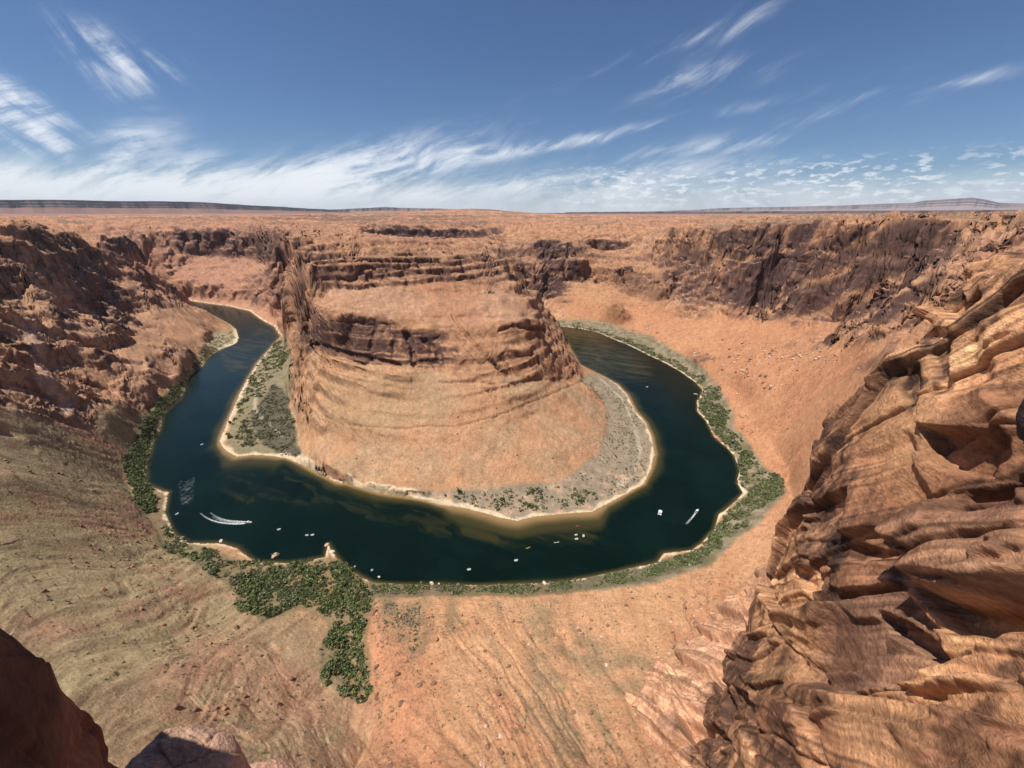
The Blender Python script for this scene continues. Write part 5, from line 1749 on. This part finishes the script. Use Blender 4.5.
for zi, (ring, ns_, nm_, rr0, tones, lab, grp) in enumerate(RZ):
    xs = [p[0] for p in ring]; ys = [p[1] for p in ring]
    k = (TSX > min(xs)) & (TSX < max(xs)) & (TSY > min(ys)) & (TSY < max(ys)) & (TPB > 3) & (TPB < 190) & (TN[..., 2] > 0.55)
    ii = np.nonzero(k.ravel())[0]
    ii = ii[inpoly(TSX.ravel()[ii], TSY.ravel()[ii], ring)]
    pts = TP.reshape(-1, 3)[ii]
    dens = step3.ravel()[ii] * (0.05 + np.clip(0.3 + 1.5 * fbm2(pts[:, 0] / 40, pts[:, 1] / 40, 3, 331 + zi), 0, 2) ** 1.5)
    dens /= dens.sum()
    ch = rg.choice(ii, size=ns_ + nm_, replace=False, p=dens)
    s = rr0[0] + (rr0[1] - rr0[0]) * rg.random(len(ch)) ** 5
    s = np.sort(s)[::-1]
    p = TP.reshape(-1, 3)[ch]
    tns = [tones[rg.integers(0, len(tones))] for _ in ch]
    q2_ = [project(p[j]) for j in range(ns_)]
    labs = unique_labels([(float(q2_[j][0]), float(q2_[j][1]), s[j], SWORD[tns[j]]) for j in range(ns_)], RSHORT[zi], 'boulder')
    for j in range(len(ch)):
        tn = tns[j]
        if j < ns_:
            o = link(bpy.data.objects.new('boulder', BPRO[tn][rnd.randrange(3)]))
            o.location = (p[j][0], p[j][1], p[j][2] + 0.12 * s[j])
            o.rotation_euler = (0, 0, rnd.uniform(0, 6.28))
            o.scale = (s[j],) * 3
            tag(o, labs[j], 'boulder', grp)
        else:
            V = boulder_geo(rg, IV1) * s[j] * 0.7 + p[j]
            Vs.append(V); Fs.append(IF1 + off_); off_ += len(V)
            Ts.append(np.broadcast_to(np.array(STN[tn]) * rg.uniform(.7, 1.2), V.shape))
me = mesh_from('scree', np.concatenate(Vs), np.concatenate(Fs), mat=stone_mat, smooth=False, attrs={'tone': np.concatenate(Ts)})
tag(link(bpy.data.objects.new('scree', me)), 'loose red stones scattered over the slopes', 'scree', kind='stuff')
for px, py, s, tn, lab in ((275.5, 556, 4.0, 'p', 'big tan rock islet with brush, in the water off the left shore bend'), (221, 541, 2.0, 'w', 'pale rock at the water edge of the left shore bend'),
                           (355, 566.5, 1.2, 'w', 'pale rock in the shallows, leftmost of the three below the gully mouth'), (372, 570.5, 1.5, 'w', 'pale rock in the shallows, farthest from the bank below the gully mouth'),
                           (379, 577, 1.2, 'w', 'pale rock in the shallows, rightmost of the three below the gully mouth'), (431.5, 583.5, 2.2, 'w', 'white boulder at the near shore, left one of the pair'),
                           (439, 584, 1.9, 'p', 'tan boulder at the near shore, right one of the pair'), (544.5, 583.5, 2.3, 'w', 'white boulder at the near shore strip below the central river'),
                           (327, 545, 3.0, 'p', 'tan rock at the tip of the stony point by the gully mouth'), (332, 552, 2.4, 'w', 'pale rock on the stony point by the gully mouth')):
    p = U(px, py, 0)
    o = link(bpy.data.objects.new('boulder', BPRO[tn][rnd.randrange(3)]))
    o.location = (p[0], p[1], 0.25 * s * .4); o.scale = (s, s * .8, s * .8); o.rotation_euler = (0, 0, rnd.uniform(0, 6))
    tag(o, lab, 'boulder')
p = U(275.5, 556, 0)
for dx, dy, s, lab in ((-1.5, .5, 1.5, 'olive bush on the left of the rock islet'), (2.0, 1.2, 1.2, 'olive bush on the right of the rock islet')):
    o = link(bpy.data.objects.new('bush', PRO['o'][1]))
    o.location = (p[0] + dx, p[1] + dy, 1.6); o.scale = (s, s, s)
    tag(o, lab, 'bush')
print('boulders', round(time.time() - T0, 1))

# ------------------------------------------------------------------ boats
white = flat_mat('boat_white', (.62, .63, .62), 0.35, var=.04)
grey = flat_mat('boat_grey', (.30, .31, .33), 0.5, var=.06)
blackm = flat_mat('boat_black', (.03, .03, .035), 0.4)
canvas = flat_mat('boat_canvas', (.62, .66, .70), 0.8, var=.06)
tan = flat_mat('boat_seat', (.45, .38, .30), 0.7)
redm = flat_mat('kayak_red', (.55, .09, .04), 0.4)
yelm = flat_mat('kayak_yellow', (.70, .50, .10), 0.4)
metal = flat_mat('boat_metal', (.6, .6, .6), 0.3, metallic=0.9)


def loft(sections, closed=False, capends=True):
    """sections: list of rings of equal length"""
    n, m = len(sections), len(sections[0])
    V = np.array(sections, float).reshape(-1, 3)
    Fq = []
    mm = m if closed else m - 1
    for i in range(n - 1):
        for j in range(mm):
            a, b = i * m + j, i * m + (j + 1) % m
            Fq.append((a, b, b + m, a + m))
    return V, Fq


def py_mesh(name, V, Fc, mat, smooth=False):
    me = bpy.data.meshes.new(name)
    me.from_pydata([tuple(v) for v in V], [], [tuple(f) for f in Fc])
    me.materials.append(mat)
    me.polygons.foreach_set('use_smooth', [smooth] * len(me.polygons))
    me.update()
    return me


def box(x0, x1, y0, y1, z0, z1):
    V = [(x0, y0, z0), (x1, y0, z0), (x1, y1, z0), (x0, y1, z0), (x0, y0, z1), (x1, y0, z1), (x1, y1, z1), (x0, y1, z1)]
    return V, [(0, 3, 2, 1), (4, 5, 6, 7), (0, 1, 5, 4), (1, 2, 6, 5), (2, 3, 7, 6), (3, 0, 4, 7)]


def join(*parts):
    V, Fc = [], []
    for v, f in parts:
        o = len(V)
        V += [tuple(a) for a in v]
        Fc += [tuple(i + o for i in q) for q in f]
    return V, Fc


def tube(p0, p1, r0, r1=None, n=8, k=1):
    p0, p1 = np.array(p0, float), np.array(p1, float)
    r1 = r0 if r1 is None else r1
    d = p1 - p0; d /= np.linalg.norm(d)
    u = np.cross(d, (0, 0, 1) if abs(d[2]) < .9 else (1, 0, 0)); u /= np.linalg.norm(u); w_ = np.cross(d, u)
    V = []
    for p, r in ((p0, r0), (p1, r1)):
        for i in range(n):
            a = 2 * math.pi * i / n
            V.append(p + (u * math.cos(a) + w_ * math.sin(a)) * r)
    Fc = [(i, (i + 1) % n, n + (i + 1) % n, n + i) for i in range(n)] + [tuple(range(n))[::-1], tuple(range(n, 2 * n))]
    return V, Fc


def part(root, name, vf, mat, smooth=False):
    return link(bpy.data.objects.new(name, py_mesh(name, vf[0], vf[1], mat, smooth)), root)


def root_at(name, px, py, head, label, cat, group=None):
    o = bpy.data.objects.new(name, None)
    link(o)
    x_, y_, _ = U(px, py, 0)
    o.location = (x_, y_, 0.0)
    o.rotation_euler = (0, 0, head)
    return tag(o, label, cat, group)


def hull_sections(L, Wd, Hh, n=12):
    out = []
    for i in range(n):
        t = i / (n - 1)
        x_ = -L / 2 + L * t
        w_ = Wd / 2 * (1 - max(0, (t - .45) / .55) ** 2.2) + 0.02
        rise = Hh * (1 + .35 * t * t)
        keel = -0.35 + .45 * max(0, (t - .6) / .4) ** 2
        out.append([(x_, -w_, rise), (x_, -w_ * .92, .1 + .1 * t), (x_, -w_ * .45, keel * .7), (x_, 0, keel), (x_, w_ * .45, keel * .7), (x_, w_ * .92, .1 + .1 * t), (x_, w_, rise)])
    return out


def motorboat(px, py, head, L, label):
    r = root_at('motorboat', px, py, head, label, 'motorboat')
    Wd, Hh = L * .36, L * .13
    S_ = hull_sections(L, Wd, Hh)
    V, Fq = loft(S_)
    Fq.append(tuple(range(7))[::-1])
    part(r, 'hull', (V, Fq), white, True)
    dk = [[(s_[0][0], s_[0][1] * .96, s_[0][2] - .03), (s_[0][0], s_[6][1] * .96, s_[6][2] - .03)] for s_ in S_[6:]]
    part(r, 'foredeck', loft(dk), white)
    fl = [[(s_[0][0], s_[0][1] * .9, .12), (s_[0][0], s_[6][1] * .9, .12)] for s_ in S_[:7]]
    part(r, 'cockpit_floor', loft(fl), grey)
    part(r, 'windshield', join(box(L * .08, L * .11, -Wd * .38, Wd * .38, Hh, Hh + .45)), blackm)
    for sx in (-.30, -.12):
        part(r, 'seat', join(box(L * sx, L * (sx + .09), -Wd * .36, Wd * .36, .12, .55), box(L * sx - .12, L * sx, -Wd * .36, Wd * .36, .12, .95)), tan)
    V = []
    for i in range(5):
        t = i / 4 * 2 - 1
        V.append([(-L * .22, Wd * .42 * t, 2.0 - .18 * t * t), (L * .06, Wd * .42 * t, 2.05 - .18 * t * t)])
    cv = loft(V)
    part(r, 'canopy', (cv[0], cv[1]), canvas, True)
    part(r, 'canopy_frame', join(*[tube((a * L, b * Wd * .42, Hh), (a * L, b * Wd * .42, 1.85), .03) for a in (-.2, .04) for b in (-1, 1)]), metal)
    m = part(r, 'outboard_motor', join(box(-L / 2 - .55, -L / 2 - .1, -.2, .2, .55, 1.15), box(-L / 2 - .42, -L / 2 - .25, -.08, .08, -.5, .55)), blackm)
    return r


def tour_raft(px, py, head, L, label):
    r = root_at('pontoon_boat', px, py, head, label, 'pontoon boat')
    Wd = L * .5
    for b in (-1, 1):
        part(r, 'pontoon', join(tube((-L / 2, b * Wd * .38, .28), (L * .36, b * Wd * .38, .28), .38, n=10), tube((L * .36, b * Wd * .38, .28), (L * .5, b * Wd * .36, .45), .38, .12, n=10)), grey, True)
    part(r, 'deck', box(-L * .48, L * .40, -Wd * .48, Wd * .48, .62, .74), white)
    part(r, 'railing', join(*[box(-L * .46, L * .38, b * Wd * .46 - .03, b * Wd * .46 + .03, 1.25, 1.32) for b in (-1, 1)],
                            *[tube((x_ * L, b * Wd * .46, .74), (x_ * L, b * Wd * .46, 1.3), .03) for x_ in (-.46, -.2, .1, .38) for b in (-1, 1)]), metal)
    for b in (-1, 1):
        part(r, 'bench', join(box(-L * .36, L * .3, b * Wd * .34 - .22, b * Wd * .34 + .22, .74, 1.15)), tan)
    part(r, 'canopy', box(-L * .34, L * .22, -Wd * .44, Wd * .44, 2.55, 2.66), canvas)
    part(r, 'canopy_frame', join(*[tube((a * L, b * Wd * .42, .74), (a * L, b * Wd * .42, 2.55), .035) for a in (-.32, .2) for b in (-1, 1)]), metal)
    part(r, 'outboard_motor', join(box(-L / 2 - .5, -L / 2 - .05, -.2, .2, .6, 1.2), box(-L / 2 - .35, -L / 2 - .2, -.07, .07, -.4, .6)), blackm)
    return r


def kayak(px, py, head, L, mat, label, group=None):
    r = root_at('kayak', px, py, head, label, 'kayak', group)
    S_ = []
    for i in range(11):
        t = i / 10 * 2 - 1
        w_ = .40 * (1 - abs(t) ** 2.4) + .015
        h_ = .10 + .22 * abs(t) ** 3
        S_.append([(t * L / 2, w_ * math.cos(a), .14 + h_ * .3 + .2 * math.sin(a) * (1 if a < math.pi else .7) + (.2 * abs(t) ** 3)) for a in [2 * math.pi * j / 10 for j in range(10)]])
    part(r, 'hull', loft(S_, closed=True), mat, True)
    ck_ = [(.55 * math.cos(2 * math.pi * j / 12), .27 * math.sin(2 * math.pi * j / 12), .42) for j in range(12)]
    part(r, 'cockpit', (ck_ + [(x_, y_, .36) for x_, y_, _ in ck_], [tuple(range(12))] + [(j, (j + 1) % 12, 12 + (j + 1) % 12, 12 + j) for j in range(12)]), blackm)
    return r


def inflatable(px, py, head, L, label):
    r = root_at('inflatable_raft', px, py, head, label, 'raft')
    Wd = L * .5
    S_ = []
    for i in range(24):
        a = 2 * math.pi * i / 24
        cx_, cy_ = math.copysign(abs(math.cos(a)) ** .6, math.cos(a)) * L / 2, math.copysign(abs(math.sin(a)) ** .7, math.sin(a)) * Wd / 2
        nx_, ny_ = math.cos(a), math.sin(a)
        up = .25 * abs(math.cos(a)) ** 3
        S_.append([(cx_ + nx_ * .26 * math.cos(b_), cy_ + ny_ * .26 * math.cos(b_), .26 + up + .26 * math.sin(b_)) for b_ in [2 * math.pi * j / 8 for j in range(8)]])
    S_.append(S_[0])
    part(r, 'tube', loft(S_, closed=True), white, True)
    part(r, 'floor', box(-L * .42, L * .42, -Wd * .42, Wd * .42, .10, .18), grey)
    for x_ in (-.2, .15):
        part(r, 'thwart', tube((L * x_, -Wd * .46, .42), (L * x_, Wd * .46, .42), .16), white, True)
    return r


def heading(p, q):
    a, b_ = U(*p, 0), U(*q, 0)
    return math.atan2(b_[1] - a[1], b_[0] - a[0])


motorboat(249, 522.8, heading((225, 523), (250, 523)), 7.0, 'white motorboat under way in the left river bend, towing a long curved wake')
motorboat(696.8, 511.5, heading((688, 522), (697, 511)), 7.5, 'white motorboat under way near the right bank with a short wake')
tour_raft(660, 513, heading((659, 517), (661, 509)), 8.0, 'pale pontoon boat with flat canopy, left of the motorboat near the right bend')
inflatable(279, 529.5, .3, 3.0, 'small white raft right of the motorboat wake in the left bend')
inflatable(307, 535.3, .1, 2.6, 'small white raft, left one of the close pair in the left bend')
inflatable(312.5, 535, .2, 2.9, 'small white raft, right one of the close pair in the left bend')
inflatable(177, 514, 1.2, 2.9, 'small white raft close to the left bank below the riffle')
inflatable(202, 444.5, .6, 3.3, 'tiny white raft in the upper left reach beside the bushy bank')
inflatable(469, 569.6, .15, 3.0, 'lone white raft near the central near shore, nearest to the near bank')
inflatable(516, 560.5, .3, 3.2, 'white raft low in the river middle, between the lone raft and the butte sand')
kayak(528, 548, .4, 5.0, yelm, 'pale yellow kayak left of the slim kayak below the butte sand')
kayak(556.5, 542.5, .15, 6.2, white, 'long slim white kayak in mid river below the butte sand')
inflatable(576, 535, .3, 2.5, 'small white raft, upper left of the trio off the sandy shore')
inflatable(576.5, 539, .2, 3.0, 'small white raft, lowest of the trio off the sandy shore')
inflatable(583.5, 536, 1.3, 3.2, 'small white raft, rightmost of the trio off the sandy shore')
kayak(577.5, 526, .2, 4.2, redm, 'red kayak on the tan shallows at the sandy shore')
inflatable(647, 387, .5, 4.0, 'small white raft in mid river on the right reach')
motorboat(695.5, 394.5, 2.6, 7.0, 'white motorboat moored at the sandy notch of the right bank')

foam_mat = bpy.data.materials.new('foam')
foam_mat.use_nodes = True
g = NT(foam_mat.node_tree)
bs = foam_mat.node_tree.nodes['Principled BSDF']
bs.inputs['Base Color'].default_value = (.75, .78, .78, 1)
bs.inputs['Roughness'].default_value = .7
at = g.n('ShaderNodeAttribute', attribute_name='amount')
geo = g.n('ShaderNodeNewGeometry')
nz_ = g.noise(geo.outputs['Position'], 0.9, 5.0, 0.6)
g.link(g.m('MULTIPLY', at.outputs['Fac'], g.ramp(nz_, 0.36, 0.6, 0.08, 0.9), clamp=True), bs.inputs['Alpha'])


def wake(label, tracks):
    """churned water behind a moving boat; tracks = [(px, py, half width m, amount)...]"""
    V, Fc, A_ = [], [], []
    for tr in tracks:
        pw = np.array([U(a, b_, 0)[:2] for a, b_, _, _ in tr]); w_ = np.array([q_[2] for q_ in tr]); am = np.array([q_[3] for q_ in tr])
        t = np.linspace(0, len(tr) - 1, 60)
        cp_ = catmull(np.concatenate([pw, w_[:, None], am[:, None]], 1), 60)
        gx_, gy_ = np.gradient(cp_[:, 0]), np.gradient(cp_[:, 1]); ln = np.hypot(gx_, gy_)
        o = len(V)
        for i in range(60):
            for j, s_ in enumerate((-1, -.5, 0, .5, 1)):
                V.append((cp_[i, 0] - gy_[i] / ln[i] * s_ * cp_[i, 2], cp_[i, 1] + gx_[i] / ln[i] * s_ * cp_[i, 2], .05 + .1 * (1 - abs(s_))))
                A_.append(max(0, cp_[i, 3]) * (1 - abs(s_) ** 2))
        for i in range(59):
            for j in range(4):
                a = o + i * 5 + j
                Fc.append((a, a + 1, a + 6, a + 5))
    me = mesh_from('boat_wake', np.array(V), np.array(Fc), mat=foam_mat, attrs={'amount': np.array(A_)})
    return tag(link(bpy.data.objects.new('boat_wake', me)), label, 'wake', kind='stuff')


wake('long curved white wake behind the motorboat in the left bend',
     [[(249, 522.5, 1.2, 1.2), (240, 523.8, 1.3, 1.2), (228, 523.5, 1.3, 1.0), (216, 521.5, 1.2, .9), (207, 518, 1.0, .6), (200, 513, .8, .2)],
      [(249, 522, 1.0, 1.0), (240, 521.5, 1.2, .9), (228, 520.5, 1.2, .7), (218, 517.5, 1.0, .5), (210, 512.5, .8, .15)],
      [(244, 522.6, 1.6, .7), (232, 522.2, 1.8, .5), (220, 519.8, 1.6, .35), (212, 516.5, 1.2, .1)]])
wake('short white wake behind the motorboat near the right bank',
     [[(696, 512.5, 1.0, 1.2), (693, 516.5, 1.1, 1.0), (690, 520, 1.2, .7), (686, 524, 1.4, .2)]])
print('boats', round(time.time() - T0, 1))

# ------------------------------------------------------------------ the air
HAZE = True
if HAZE:
    V, Fc = box(-46000, 46000, -8000, 46000, -260, 1250)
    hm_ = bpy.data.materials.new('air')
    hm_.use_nodes = True
    t_ = hm_.node_tree
    t_.nodes.clear()
    o_ = t_.nodes.new('ShaderNodeOutputMaterial')
    v_ = t_.nodes.new('ShaderNodeVolumePrincipled')
    v_.inputs['Color'].default_value = (.80, .88, 1.0, 1)
    v_.inputs['Density'].default_value = 1.3e-5
    v_.inputs['Anisotropy'].default_value = 0.0
    t_.links.new(v_.outputs[0], o_.inputs['Volume'])
    o = link(bpy.data.objects.new('haze', py_mesh('haze', V, Fc, hm_)))
    tag(o, 'faint blue desert haze', 'haze', kind='stuff')
print('done', round(time.time() - T0, 1))
